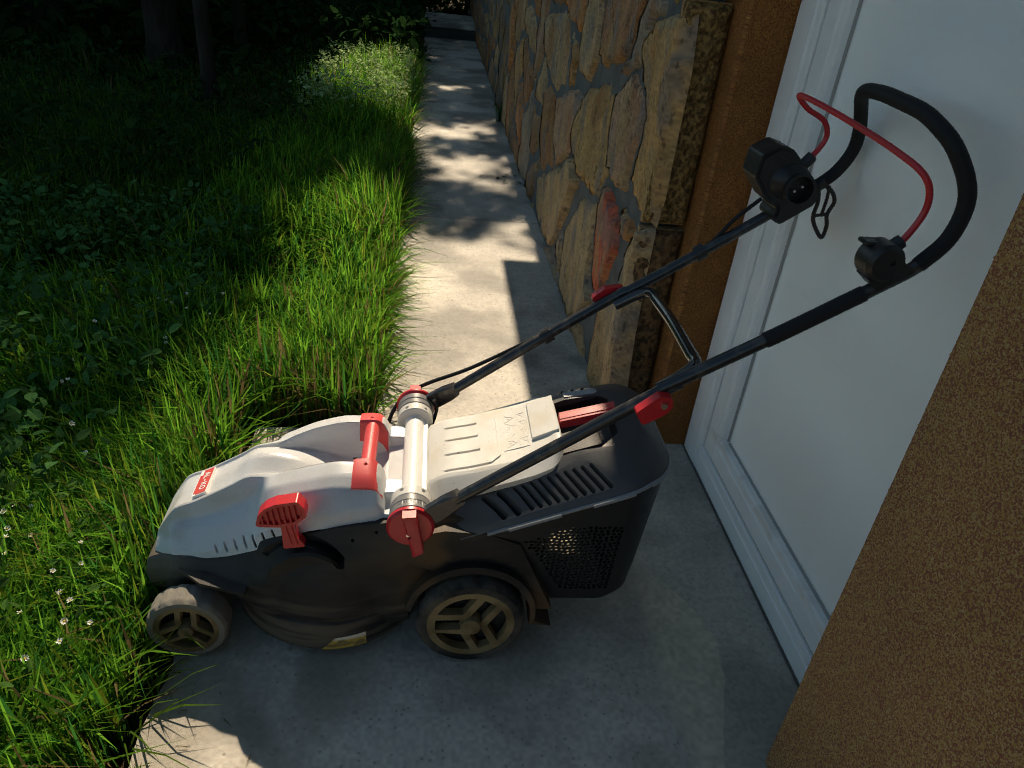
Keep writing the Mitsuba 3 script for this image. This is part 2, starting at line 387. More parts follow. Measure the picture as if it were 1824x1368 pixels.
# ------------------------------------------------------------------ stone wall
wall = thing('stone_wall', 'house wall clad in rough brown and ochre field stones with grey mortar', 'stone wall')
core = box((.5115, 1.70, -.06), (.75, 14.0, 2.55))
obj('mortar', tri(core), 'm_mortar', wall, smooth=False)
SEEDS = [(6.16, .51, 0), (5.73, .31, 0), (4.77, .51, 1), (4.82, .69, 2), (4.18, .7, 2), (4.24, .51, 3), (3.34, .72, 2), (2.88, .74, 4), (2.91, .9, 4), (2.58, .84, 2), (2.16, .91, 3), (1.89, .99, 5), (1.74, .9, 2), (1.96, .82, 5), (2.26, .62, 1), (2.1, .78, 1), (1.96, .67, 6), (1.73, .70, 1), (2.8, .57, 6), (3.31, .46, 3), (3.64, .32, 3), (4.44, .22, 4), (5.06, .24, 3), (4.01, .21, 5), (3.13, .22, 2), (3.55, .16, 3), (2.52, .34, 2), (1.87, .53, 4), (2.9, .07, 5), (2.28, .18, 2), (2.57, .05, 5), (1.97, .39, 7), (1.73, .44, 5), (1.84, .18, 1), (2.2, .01, 2), (2.39, .49, 5), (1.76, .06, 2), (1.72, .26, 2), (3.62, .55, 2), (3.8, .75, 6), (3.0, .38, 1), (3.4, .0, 2), (4.5, .0, 3), (5.4, .05, 2), (5.3, .55, 4), (1.8, 1.14, 1), (2.3, 1.1, 2), (2.6, 1.05, 6)]
TRACED = [
   (1, [(1.770, 0.991), (1.633, 1.010), (1.605, 0.906), (1.608, 0.782), (1.607, 0.641), (1.627, 0.566), (1.768, 0.578), (1.839, 0.613), (1.817, 0.695), (1.769, 0.772), (1.854, 0.851), (1.870, 0.941)]),
   (6, [(2.101, 0.776), (1.969, 0.846), (1.841, 0.821), (1.788, 0.768), (1.837, 0.697), (1.860, 0.607), (1.847, 0.575), (1.982, 0.565), (2.054, 0.576), (2.104, 0.664)]),
   (1, [(2.528, 0.702), (2.283, 0.779), (2.081, 0.818), (2.113, 0.759), (2.133, 0.665), (2.082, 0.576), (2.101, 0.539), (2.169, 0.460), (2.388, 0.448), (2.566, 0.484), (2.622, 0.547), (2.577, 0.631)]),
   (3, [(2.449, 0.977), (2.423, 1.023), (1.927, 1.048), (1.953, 1.011), (2.003, 0.964), (2.017, 0.905), (2.080, 0.860), (2.308, 0.810), (2.412, 0.827), (2.418, 0.904)]),
   (2, [(2.749, 0.956), (2.753, 1.022), (2.464, 1.020), (2.485, 0.967), (2.458, 0.892), (2.442, 0.807), (2.528, 0.732), (2.699, 0.736), (2.781, 0.788), (2.776, 0.877)]),
   (2, [(3.679, 0.836), (3.211, 0.895), (2.858, 0.833), (2.861, 0.721), (3.029, 0.615), (3.196, 0.575), (3.409, 0.606), (3.604, 0.706)]),
   (4, [(3.201, 0.925), (3.182, 0.984), (2.782, 1.012), (2.786, 0.954), (2.780, 0.868), (2.830, 0.850), (3.052, 0.879)]),
   (4, [(2.906, 0.800), (2.845, 0.825), (2.790, 0.777), (2.818, 0.680), (2.940, 0.640)]),
   (6, [(3.149, 0.570), (2.824, 0.665), (2.561, 0.683), (2.598, 0.608), (2.754, 0.436), (2.971, 0.336), (3.109, 0.437)]),
   (2, [(3.452, 0.167), (3.033, 0.310), (2.682, 0.434), (2.601, 0.475), (2.477, 0.432), (2.604, 0.272), (2.833, 0.056), (3.207, -0.019), (3.477, 0.038)]),
   (7, [(2.076, 0.534), (1.972, 0.529), (1.871, 0.484), (1.838, 0.418), (1.917, 0.295), (1.986, 0.220), (2.073, 0.237), (2.116, 0.355), (2.114, 0.460)]),
   (4, [(1.885, 0.537), (1.743, 0.547), (1.692, 0.532), (1.757, 0.472), (1.824, 0.470)]),
   (2, [(2.632, 0.209), (2.381, 0.408), (2.160, 0.450), (2.154, 0.359), (2.104, 0.232), (2.035, 0.188), (2.119, 0.080), (2.315, -0.006), (2.559, 0.027)]),
   (2, [(1.666, 0.543), (1.627, 0.559), (1.631, 0.427), (1.622, 0.279), (1.603, 0.152), (1.601, 0.038), (1.902, -0.165), (1.918, -0.039), (1.967, 0.040), (1.947, 0.202), (1.760, 0.363), (1.736, 0.458), (1.702, 0.507)]),
   (5, [(3.147, -0.024), (2.843, 0.038), (2.629, 0.043), (2.483, -0.030), (2.596, -0.059), (2.987, -0.079)]),
   (2, [(2.426, 0.002), (2.307, -0.015), (2.110, 0.070), (2.009, 0.017), (1.973, -0.085), (2.163, -0.068)]),
]
TRP = [Polygon(p).buffer(0) for t, p in TRACED]
TRU = shapely.union_all(TRP)
seeds = [(y, z, t) for y, z, t in SEEDS if not TRU.buffer(.015).contains(Point(y, z))]
rs = np.random.default_rng(11)
for y in np.arange(1.75, 13.9, .34):
    for z in np.arange(.05, 2.5, .27):
        p = (y + rs.uniform(-.1, .1), z + rs.uniform(-.09, .09))
        if (p[0] > 6.0 or p[1] > 1.12 or (p[0] > 4.9 and p[1] > .8) or (p[0] > 3.2 and p[1] > .88)) and min(math.hypot(p[0] - s[0], p[1] - s[1]) for s in seeds) > .19:
            seeds.append((*p, rs.choice([0, 1, 2, 2, 3, 3, 4, 5, 6])))
S = np.array([(s[0], s[1]) for s in seeds])
from shapely.ops import voronoi_diagram
cells = list(voronoi_diagram(shapely.MultiPoint(S), envelope=shapely.box(1, -1, 15, 4)).geoms)
frame = shapely.box(1.632, -.03, 13.9, 2.5)
tree_s = cKDTree(S)
def stone_mesh(poly, seed, front=.5, thick=.035, step=.022):
    """bulging stone over a (y, z) outline; faces -x"""
    r = np.random.default_rng(seed)
    far = poly.centroid.x
    step = step * (1 if far < 3 and poly.centroid.y < 1.1 else 2.2 if far < 6 else 3.5)
    b = np.array(poly.exterior.segmentize(step * 1.1).coords)[:-1]
    x0, y0, x1, y1 = poly.bounds
    gx, gy = np.meshgrid(np.arange(x0, x1, step), np.arange(y0, y1, step))
    q = np.stack([gx.ravel(), gy.ravel()], 1) + r.uniform(-.25, .25, (gx.size, 2)) * step
    q = q[shapely.contains_xy(poly.buffer(-step * .45), q[:, 0], q[:, 1])]
    P = np.vstack([b, q])
    t = Delaunay(P).simplices
    cc = P[t].mean(1)
    t = t[shapely.contains_xy(poly, cc[:, 0], cc[:, 1])]
    d = shapely.distance(poly.exterior, shapely.points(P))
    prof = 1 - np.exp(-d / .004)
    tilt = r.uniform(-.10, .10, 2)
    relief = .55 * ((P - P.mean(0)) @ tilt) + .022 * (meshkit.fbm(np.stack([P[:, 0] * 9, P[:, 1] * 5, P[:, 0] * 0 + seed], 1), 3, 4) - .5)
    x = front + .012 - prof * (.013 + .004 * r.uniform(0, 1)) - prof * relief
    x[:len(b)] = front + .03
    v = np.stack([x, P[:, 0], P[:, 1]], 1)
    n = np.cross(v[t[:, 1]] - v[t[:, 0]], v[t[:, 2]] - v[t[:, 0]])
    t[n[:, 0] > 0] = t[n[:, 0] > 0][:, ::-1]
    return v, t
count = 0
order = sorted(cells, key=lambda c: c.centroid.x)
rest = []
for c in order:
    c = c.intersection(frame).difference(TRU.buffer(.011))
    if c.geom_type != 'Polygon':
        c = max(c.geoms, key=lambda q: q.area) if len(getattr(c, 'geoms', [])) else Polygon()
    if c.is_empty or c.area < .003:
        continue
    i = int(tree_s.query([c.centroid.x, c.centroid.y])[1])
    # irregular outline
    rr = np.random.default_rng(i + 50)
    b = np.array(c.exterior.segmentize(.03).coords)[:-1]
    nb = np.stack([meshkit.fbm(np.column_stack([b * 9, np.zeros(len(b))]), 3, 21) - .5, meshkit.fbm(np.column_stack([b * 9, np.zeros(len(b))]), 3, 22) - .5], 1)
    c2 = Polygon(b + nb * .075).buffer(0)
    if c2.geom_type != 'Polygon':
        c2 = max(c2.geoms, key=lambda q: q.area)
    r0 = .008
    c2 = c2.buffer(-r0 - .0012 - .0022 * rr.uniform(0, 1)).buffer(r0, quad_segs=3).simplify(.003)
    if c2.geom_type != 'Polygon':
        c2 = max(c2.geoms, key=lambda q: q.area) if len(getattr(c2, 'geoms', [])) else Polygon()
    c2 = c2.intersection(frame)
    if c2.geom_type == 'MultiPolygon':
        c2 = max(c2.geoms, key=lambda q: q.area)
    if c2.is_empty or c2.geom_type != 'Polygon' or c2.area < .002:
        continue
    tone = int(seeds[i][2])
    v, t = stone_mesh(c2, i)
    count += 1
    uv = np.tile([tone / 10, rr.uniform(0, 1)], (len(v), 1))
    obj('stone', (v, t), 'm_stone', wall, smooth=True, uv=uv)
for i, (tone, pts) in enumerate(TRACED):
    c2 = TRP[i]
    b = np.array(c2.exterior.segmentize(.015).coords)[:-1]
    nb = np.stack([meshkit.fbm(np.column_stack([b * 22, np.zeros(len(b))]), 3, 61) - .5, meshkit.fbm(np.column_stack([b * 22, np.zeros(len(b))]), 3, 62) - .5], 1)
    nb[b[:, 0] < 1.65] *= .1
    c2 = Polygon(b + nb * .03).buffer(0)
    c2 = max(c2.geoms, key=lambda q: q.area) if c2.geom_type != 'Polygon' else c2
    c2 = c2.buffer(-.006).buffer(.006, quad_segs=2)
    c2 = c2.buffer(.0055, quad_segs=2)
    c2 = max(c2.geoms, key=lambda q: q.area) if c2.geom_type != 'Polygon' else c2
    v, t = stone_mesh(c2, 400 + i, step=.018)
    uv = np.tile([tone / 10, (i * .37) % 1], (len(v), 1))
    obj('stone', (v, t), 'm_stone', wall, smooth=True, uv=uv)
# dressed corner stones at the doorway, their chiselled ends facing along the path
def quoin(z0, z1, y1, seed):
    b = trimesh.creation.box((.103, y1 - 1.646, z1 - z0))
    b.apply_translation([.5495, (1.646 + y1) / 2, (z0 + z1) / 2])
    b = b.subdivide_to_size(.02)
    v = b.vertices
    k = (meshkit.fbm(np.column_stack([v[:, 0] * 20, v[:, 1] * 14, v[:, 2] * 9 + seed]), 3, 9) - .5)
    v[:, 0] += .004 * (v[:, 0] < .5) + (.012 * k) * (v[:, 0] < .5)
    b.vertices = v
    return b
def chiselled(z0, z1, seed):
    """rough end face of a corner stone, bulging towards -y"""
    P = shapely.box(.500, z0 + .002, .603, z1 - .002).buffer(-.004).buffer(.004, quad_segs=2)
    edge = np.array(P.exterior.segmentize(.007).coords)[:-1]
    gx, gz = np.meshgrid(np.arange(.505, .600, .0065), np.arange(z0 + .006, z1 - .006, .0065))
    q = np.stack([gx.ravel(), gz.ravel()], 1) + np.random.default_rng(seed).uniform(-.002, .002, (gx.size, 2))
    p = np.vstack([edge, q])
    t = Delaunay(p).simplices
    d = shapely.distance(P.exterior, shapely.points(p))
    f = meshkit.fbm(np.column_stack([p * [55, 42], p[:, :1] * 0 + seed]), 4, 9)
    y = 1.6465 - (1 - np.exp(-d / .006)) * (.008 + .022 * f)
    v = np.stack([p[:, 0], y, p[:, 1]], 1)
    n = np.cross(v[t[:, 1]] - v[t[:, 0]], v[t[:, 2]] - v[t[:, 0]])
    t[n[:, 1] > 0] = t[n[:, 1] > 0][:, ::-1]
    return v, t
for z0, z1, y1, sd, tone in ((-.03, .556, 1.665, 1, 2), (.568, 1.035, 1.665, 3, 1), (1.06, 1.5, 1.8, 5, 2), (1.51, 2.0, 1.75, 6, 1), (2.01, 2.5, 1.78, 7, 2)):
    m = quoin(z0, z1, y1, sd)
    key = obj('corner_stone', m, 'm_stone', wall, smooth=False, uv=np.tile([tone / 10, .1 * sd], (len(m.vertices), 1)))
    obj('chiselled_end', chiselled(z0, z1, sd), 'm_chisel' if z0 > .5 else 'm_chisel_dark', key, smooth=True)

# ------------------------------------------------------------------ plaster walls, door
def wall_block(lo, hi):
    return tri(cbox(lo, hi, .006))
obj('plaster_wall', wall_block((.604, 1.56, -.05), (.90, 2.2, 2.6)), 'm_plaster_far', None, smooth=20)
tag('plaster_wall', 'narrow rust brown stone-chip plaster reveal between the stone wall and the white door frame', 'wall')
b = trimesh.creation.box((.35, 2.6, 2.65))
b.apply_translation([.58 + .175, .674 - 1.3, 1.275])
obj('plaster_wall', b, 'm_plaster_near', None, smooth=False)
grit = np.random.default_rng(3)
n = 420   # grains that stand out along the wall's corner
tag('plaster_wall_001', 'speckled brown and olive stone-chip plaster wall filling the right foreground', 'wall')
zz = grit.uniform(0, 1.3, n)
pts = np.stack([.580 + grit.uniform(.0005, .004, n), .674 + grit.uniform(-.002, .0004, n), zz], 1)
ico = trimesh.creation.icosahedron()
r = grit.uniform(.0009, .0019, n)
vv = (pts[:, None] + ico.vertices[None] * r[:, None, None]).reshape(-1, 3)
ff = (ico.faces[None] + np.arange(n)[:, None, None] * len(ico.vertices)).reshape(-1, 3)
k = obj('corner_grain', (vv, ff), 'm_plaster_near', 'plaster_wall_001', smooth=False)
labels[k] = {'kind': 'stuff'}

door = thing('door', 'plain white door in a white plastic frame behind the lawn mower handle', 'door')
def rail(pts2, axis, a, b_, c):
    """profile (x, s) swept along z (axis 2: s = y) or along y (axis 1: s = z)"""
    m = trimesh.creation.extrude_polygon(Polygon(pts2), b_ - a, engine='earcut')
    v = m.vertices.copy()
    m.vertices = np.stack([v[:, 0], v[:, 1], a + v[:, 2]], 1) if axis == 2 else np.stack([v[:, 0], a + v[:, 2], v[:, 1]], 1)
    m.invert() if m.volume < 0 else None
    return m
prof = lambda s0, s1, x0, sg: [(x0 + .06, s0), (x0 + .004, s0), (x0, s0 + sg * .004), (x0, s1 - sg * .022), (x0 + .003, s1 - sg * .019), (x0 + .003, s1 - sg * .004), (x0 + .008, s1), (x0 + .06, s1)]
obj('jamb', rail(prof(1.556, 1.462, .700, -1), 2, .0, 2.2, 0), 'm_frame', door, smooth=20)
obj('bottom_rail', rail(prof(.002, .066, .700, 1), 1, .3, 1.461, 0), 'm_frame', door, smooth=20)
obj('seal', tri(box((.712, .3, .066), (.75, 1.461, .0695))), 'm_seal', door, smooth=False)
obj('seal', tri(box((.712, 1.4575, .0695), (.75, 1.4615, 2.2))), 'm_seal', door, smooth=False)
obj('sash_stile', rail(prof(1.457, 1.386, .708, -1), 2, .07, 2.1, 0), 'm_frame', door, smooth=20)
obj('sash_rail', rail(prof(.0705, .134, .708, 1), 1, .3, 1.3855, 0), 'm_frame', door, smooth=20)
obj('panel', tri(box((.734, .3, .134), (.77, 1.386, 2.1))), 'm_door', door, smooth=False)
obj('bead', rail([(.734, 1.386), (.728, 1.386), (.733, 1.3825)], 2, .134, 2.1, 0), 'm_seal', door, smooth=False)
obj('bead', rail([(.734, .134), (.728, .134), (.733, .1375)], 1, .3, 1.378, 0), 'm_seal', door, smooth=False)
obj('base_joint', tri(box((.6965, .3, .0006), (.6995, 1.556, .0035))), 'm_mortar', door, smooth=False)
obj('lintel', tri(box((.66, .2, 2.2), (.9, 1.56, 2.5))), 'm_frame', door, smooth=False)
obj('porch_roof', tri(cbox((.345, -2.2, 2.3), (1.4, 4.96, 2.46), .01)), 'm_mortar', None, smooth=20)
tag('porch_roof', 'flat concrete roof slab jutting out above the door', 'roof')
obj('house_wall', tri(box((.80, -.5, -.05), (1.2, 13.9, 2.29))), 'm_mortar', None, smooth=False)
tag('house_wall', 'plain masonry of the house behind the door and cladding', 'wall')

# ------------------------------------------------------------------ lawn mower
mower = thing('lawn_mower', 'dusty grey and black electric lawn mower with red handles and a rear grass box', 'lawn mower')
def cutter(x, z, dx, dz, y0, y1, ang=0.0, r=.5):
    """rounded slot through y: capsule of length dx... in the (x, z) plane"""
    c, s = math.cos(ang), math.sin(ang)
    h = max(dx, dz) / 2 - min(dx, dz) / 2
    w = min(dx, dz) / 2
    a = np.arange(16) * math.pi / 8
    pts = []
    for e in (-h, h):
        for y in (y0, y1):
            pts += [(x + e * c + w * math.cos(t), y, z + e * s + w * math.sin(t)) for t in a]
    return hull(pts)

# hood -------------------------------------------------
hood_st = [   # (d, z): bottom, side, hollow, foot of the step, crest, inner crest, floor, middle
 (-.440, [(.070, .146), (.066, .150), (.056, .158), (.050, .161), (.045, .167), (.040, .168), (.034, .167), (0, .167)]),
 (-.426, [(.080, .150), (.076, .157), (.062, .172), (.053, .180), (.046, .191), (.042, .192), (.037, .190), (0, .190)]),
 (-.405, [(.094, .160), (.089, .169), (.070, .191), (.054, .199), (.047, .219), (.042, .221), (.037, .217), (0, .218)]),
 (-.375, [(.102, .157), (.097, .169), (.073, .196), (.055, .207), (.047, .233), (.042, .235), (.037, .231), (0, .233)]),
 (-.350, [(.107, .164), (.102, .177), (.076, .204), (.056, .214), (.047, .247), (.042, .249), (.037, .244), (0, .247)]),
 (-.310, [(.112, .174), (.107, .189), (.079, .221), (.056, .235), (.047, .271), (.042, .273), (.037, .268), (0, .273)]),
 (-.278, [(.116, .187), (.110, .205), (.081, .238), (.057, .255), (.048, .291), (.042, .293), (.037, .289), (0, .301)]),
 (-.262, [(.122, .197), (.115, .218), (.084, .251), (.060, .270), (.050, .294), (.043, .296), (.037, .291), (0, .307)]),
 (-.240, [(.124, .208), (.118, .233), (.096, .277), (.076, .293), (.054, .298), (.046, .299), (.038, .290), (0, .308)]),
 (-.215, [(.127, .223), (.122, .250), (.100, .293), (.080, .304), (.060, .308), (.052, .310), (.042, .286), (0, .304)]),
 (-.170, [(.132, .251), (.126, .277), (.105, .310), (.085, .321), (.064, .326), (.056, .327), (.050, .275), (0, .288)]),
 (-.120, [(.133, .261), (.128, .289), (.107, .320), (.087, .332), (.065, .337), (.057, .338), (.053, .262), (0, .268)]),
 (-.066, [(.131, .274), (.126, .298), (.106, .320), (.087, .332), (.066, .337), (.058, .338), (.054, .262), (0, .262)]),
 (-.050, [(.127, .278), (.122, .290), (.104, .296), (.086, .303), (.067, .308), (.058, .308), (.054, .262), (0, .262)]),
 (-.046, [(.126, .262), (.119, .263), (.104, .264), (.086, .265), (.067, .266), (.058, .266), (.054, .258), (0, .258)])]
hm = mani(half_loft(hood_st, 6, 4))
cuts = []
for i in range(9):
    x = -.328 + i * .0168
    zb = float(np.interp(x, [-.35, -.31, -.278, -.262, -.24, -.215, -.17], [.164, .174, .187, .195, .208, .223, .251])) + .0165
    for s in (-1, 1):
        cuts.append(cutter(x, zb, .020, .0044, YC + s * .113 - .014, YC + s * .113 + .014, math.radians(115)))
hole = m3.Manifold.cylinder(.02, .0035, .0035, 16).rotate((-90, 0, 0))
cuts.append(hole.translate((-.388, .955, .185)))
hm = hm - m3.Manifold.batch_boolean(cuts, m3.OpType.Add)
hood = obj('hood', tri(hm), 'm_hood', mower, 26)
# shelf between hood and tube
sh = hull([(x, YC + s * d, z) for x, d, z in ((-.05, .125, .284), (-.012, .135, .292), (-.05, .125, .262), (-.012, .135, .262)) for s in (-1, 1)])
obj('rear_shelf', tri(sh), 'm_hood', mower, 30)
for s in (-1, 1):
    e = cbox((-.052, YC + s * .060, .262), (-.008, YC + s * .098, .306), .003)
    obj('hinge_block', tri(e), 'm_hood', mower, 30)
# badge
badge_n = np.array([-.45, 0, .89]); badge_n /= np.linalg.norm(badge_n)
bx = np.array([.89, 0, .45]); bx /= np.linalg.norm(bx)
bo = np.array([-.366, 1.0595, .2405])
def badge_mesh(m2, lift):
    v = m2.vertices
    m = m2.copy()
    m.vertices = bo + np.outer(v[:, 0], [0, -1, 0]) + np.outer(v[:, 1], bx) + np.outer(v[:, 2] + lift, badge_n)
    return m
def plate(w, h, r, t):
    g2 = shapely.box(-w / 2, -h / 2, w / 2, h / 2).buffer(-r).buffer(r, quad_segs=4)
    return trimesh.creation.extrude_polygon(g2, t, engine='earcut')
bd = obj('badge', badge_mesh(plate(.070, .0275, .002, .006), -.0035), 'm_badge_white', hood, smooth=20)
labels[bd] = {'label': 'faded red badge with white letters ALKO on the hood'}
pl = plate(.067, .019, .0005, .0005); pl.apply_translation([0, .0028, 0])
pl2 = plate(.050, .0045, .0003, .0005); pl2.apply_translation([.005, -.0095, 0])
BK = hood
obj('badge_field', badge_mesh(trimesh.util.concatenate([pl, pl2]), .0026), 'm_badge_red', hood, smooth=False)
tx = meshkit.text_mesh('AL-KO', .0105, .0005, True)
tx.apply_translation([-tx.bounds[:, 0].mean(), -.0022, 0])
obj('badge_lettering', badge_mesh(tx, .0032), 'm_badge_white', hood, smooth=False)

# carry handle ------------------------------------------
def fillet_bar(x, z, r, y0, y1):
    return cyl_y(x, z, r, y0, y1, 32)
carry = mower + '__carry_handle'
obj('carry_handle', tri(cyl_y(-.081, .329, .0125, 1.002, 1.118, 36)), 'm_red_faded', mower, 40)
for s in (-1, 1):
    st_ = []
    for x, dz in ((-.1035, 0), (-.098, .0012), (-.082, .0022), (-.070, .001), (-.062, -.007), (-.053, -.024)):
        o = [(.0535, .300 + min(dz, 0)), (.0540, .338 + dz), (.0575, .3425 + dz), (.067, .3405 + dz), (.088, .3355 + dz), (.100, .329 + dz), (.1085, .3225 + dz * .8), (.106, .312 + dz * .8), (.092, .318 + dz * .5), (.066, .33 + dz * .5), (.058, .300 + min(dz, 0))]
        st_.append(np.array([(x, YC + s * d, z) for d, z in o]))
    cm = mani(ring_loft(st_)) - hole.scale((.9, 1, .9)).rotate((-90 if s < 0 else 90, 0, 0)).translate((-.083, YC + s * .069, .345 - (0.02 if s > 0 else 0)))
    obj('end_cap', tri(cm), 'm_red_faded', carry, 30)

# cutting height lever -----------------------------------
lever = mower + '__height_lever'
arm = poly_y(round_poly([(-.208, .290), (-.188, .290), (-.183, .258), (-.171, .238), (-.206, .233)], .003), .906, .921)
obj('height_lever', arm, 'm_red', mower, 30)
gp = round_poly([(-.246, .281), (-.241, .303), (-.230, .317), (-.214, .326), (-.180, .333), (-.170, .320), (-.1665, .303), (-.184, .287), (-.212, .280)], .005)
gm = mani(poly_y(gp, .903, .926)) - mani(poly_y(gp.buffer(-.0055), .90, .9085))
obj('grip', tri(gm), 'm_red', lever, 30)
ribs = []
for i in range(8):
    x = -.237 + i * .0088
    r_ = shapely.affinity.rotate(shapely.box(x - .0016, .27, x + .0016, .34), 8).intersection(gp.buffer(-.004))
    if not r_.is_empty:
        ribs.append(poly_y(r_, .9035, .91))
for rb in ribs:
    obj('rib', rb, 'm_red_dark', lever, smooth=False)
for dx in (-.005, .004):
    obj('arm_rib', poly_y([(-.199 + dx, .286), (-.196 + dx, .286), (-.187 + dx, .243), (-.190 + dx, .243)], .9035, .907), 'm_red', lever, smooth=False)

# deck ----------------------------------------------------
def turned(prof_, cx, cy, n=72):
    m = trimesh.creation.revolve(np.array(prof_), sections=n)
    m.apply_translation([cx, cy, 0])
    return m
house = mani(turned([(0, .018), (.172, .016), (.178, .024), (.182, .05), (.183, .088), (.1775, .091), (.1775, .097), (.184, .101), (.184, .135), (.178, .168), (.160, .215), (.12, .26), (0, .26)], -.145, YC))
nose = mani(half_loft([
 (-.462, [(.060, .070), (.070, .080), (.072, .095), (.062, .108), (0, .110)]),
 (-.448, [(.080, .072), (.090, .090), (.090, .120), (.078, .138), (0, .140)]),
 (-.424, [(.090, .078), (.098, .105), (.094, .130), (.082, .150), (0, .150)]),
 (-.400, [(.100, .085), (.111, .12), (.110, .138), (.096, .160), (0, .16)]),
 (-.34, [(.108, .115), (.124, .14), (.122, .150), (.109, .166), (0, .18)]),
 (-.29, [(.125, .09), (.148, .12), (.146, .150), (.115, .180), (0, .19)]),
 (-.22, [(.150, .06), (.168, .10), (.165, .175), (.129, .222), (0, .23)]),
 (-.12, [(.150, .06), (.168, .10), (.165, .205), (.138, .264), (0, .26)]),
 (-.03, [(.150, .06), (.160, .12), (.160, .22), (.140, .280), (0, .27)]),
 (.05, [(.138, .08), (.140, .12), (.150, .235), (.135, .285), (0, .28)]),
 (.13, [(.135, .10), (.138, .12), (.148, .24), (.135, .285), (0, .28)])], 6, 3))
deck_m = house + nose
for sx, cx, cz, rr in ((0, .102, .094, .108), (0, -.368, .066, .079)):
    deck_m = deck_m - cyl_y(cx, cz, rr, .80, YC - .128 if cx > 0 else YC - .119) - cyl_y(cx, cz, rr, YC + .128 if cx > 0 else YC + .119, 1.4)
# slot of the height adjuster above its round cover
arc = cyl_y(-.172, .165, .083, .84, .930, 48) - cyl_y(-.178, .163, .068, .83, .95, 48) - box((-.4, .8, 0), (.1, 1, .200)) - box((-.11, .8, 0), (.1, 1, .5))
deck_m = deck_m - arc
for hx, hz in ((-.262, .203), (-.098, .247), (-.06, .262)):
    deck_m = deck_m - hole.scale((.8, 1, .8)).translate((hx, .90, hz))
deck = obj('deck', tri(deck_m), 'm_deck', mower, 32)
cover = cyl_y(-.172, .165, .064, .898, .93, 48, c=.004) - box((-.4, .8, 0), (.1, 1, .150))
obj('adjuster_cover', tri(cover), 'm_deck', deck, 32)
for s in (-1, 1):
    fl = hull([(x, YC + s * d, z) for x, d, z in ((-.39, .112, .146), (-.345, .150, .150), (-.27, .172, .150), (-.27, .12, .150), (-.345, .150, .143), (-.27, .172, .143), (-.39, .112, .139), (-.27, .12, .14))])
    obj('wheel_ledge', tri(fl), 'm_deck', deck, 30)
    # rear wheel arch running down behind the wheel
    a = np.linspace(math.radians(172), math.radians(-52), 40)
    outer = [(.102 + .122 * math.cos(t), .100 + .122 * math.sin(t)) for t in a] + [(.262, .072), (.235, .086)]
    inner = [(.102 + .103 * math.cos(t), .094 + .103 * math.sin(t)) for t in a[::-1]]
    pg = Polygon([(.102 + .113 * math.cos(t), .098 + .115 * math.sin(t)) for t in a[:32]] + [(.245, .075), (.205, .080)] + [(.102 + .104 * math.cos(t), .094 + .104 * math.sin(t)) for t in a[::-1] if .094 + .104 * math.sin(t) > .075]).buffer(0)
    y0, y1 = sorted((YC + s * .122, YC + s * .172))
    obj('wheel_arch', poly_y(pg, y0, y1), 'm_deck', deck, 30)
    side = hull([(x, YC + s * d, z) for x, z in ((-.01, .262), (-.01, .21), (.05, .278), (.12, .272), (.175, .25), (.245, .10), (.22, .10)) for d in (.118, .157)])
    side = side - cyl_y(.102, .094, .108, .7, 1.5)
    obj('side_cheek', tri(side), 'm_deck', deck, 30)
stk = poly_y([(-.150, .024), (-.126, .055), (-.076, .058), (-.075, .021)], 0, .0005)
v = stk.vertices.copy()
# wrapped on the round skirt
rad = .1835
v2 = v.copy(); v2[:, 1] = YC - np.sqrt(np.maximum(rad**2 - (v[:, 0] + .145) ** 2, 0)) - .0008 + v[:, 1]
stk = trimesh.Trimesh(v, stk.faces).subdivide_to_size(.006)
v = stk.vertices.copy(); rad = np.interp(v[:, 2], [.016, .024, .05, .088], [.172, .178, .182, .183]) + .0012
v[:, 1] = YC - np.sqrt(rad**2 - (v[:, 0] + .145) ** 2) + v[:, 1]
stk.vertices = v
key = obj('warning_sticker', stk, 'm_sticker', mower, 30)
labels[key] = {'label': 'torn yellow and white warning sticker low on the side'}

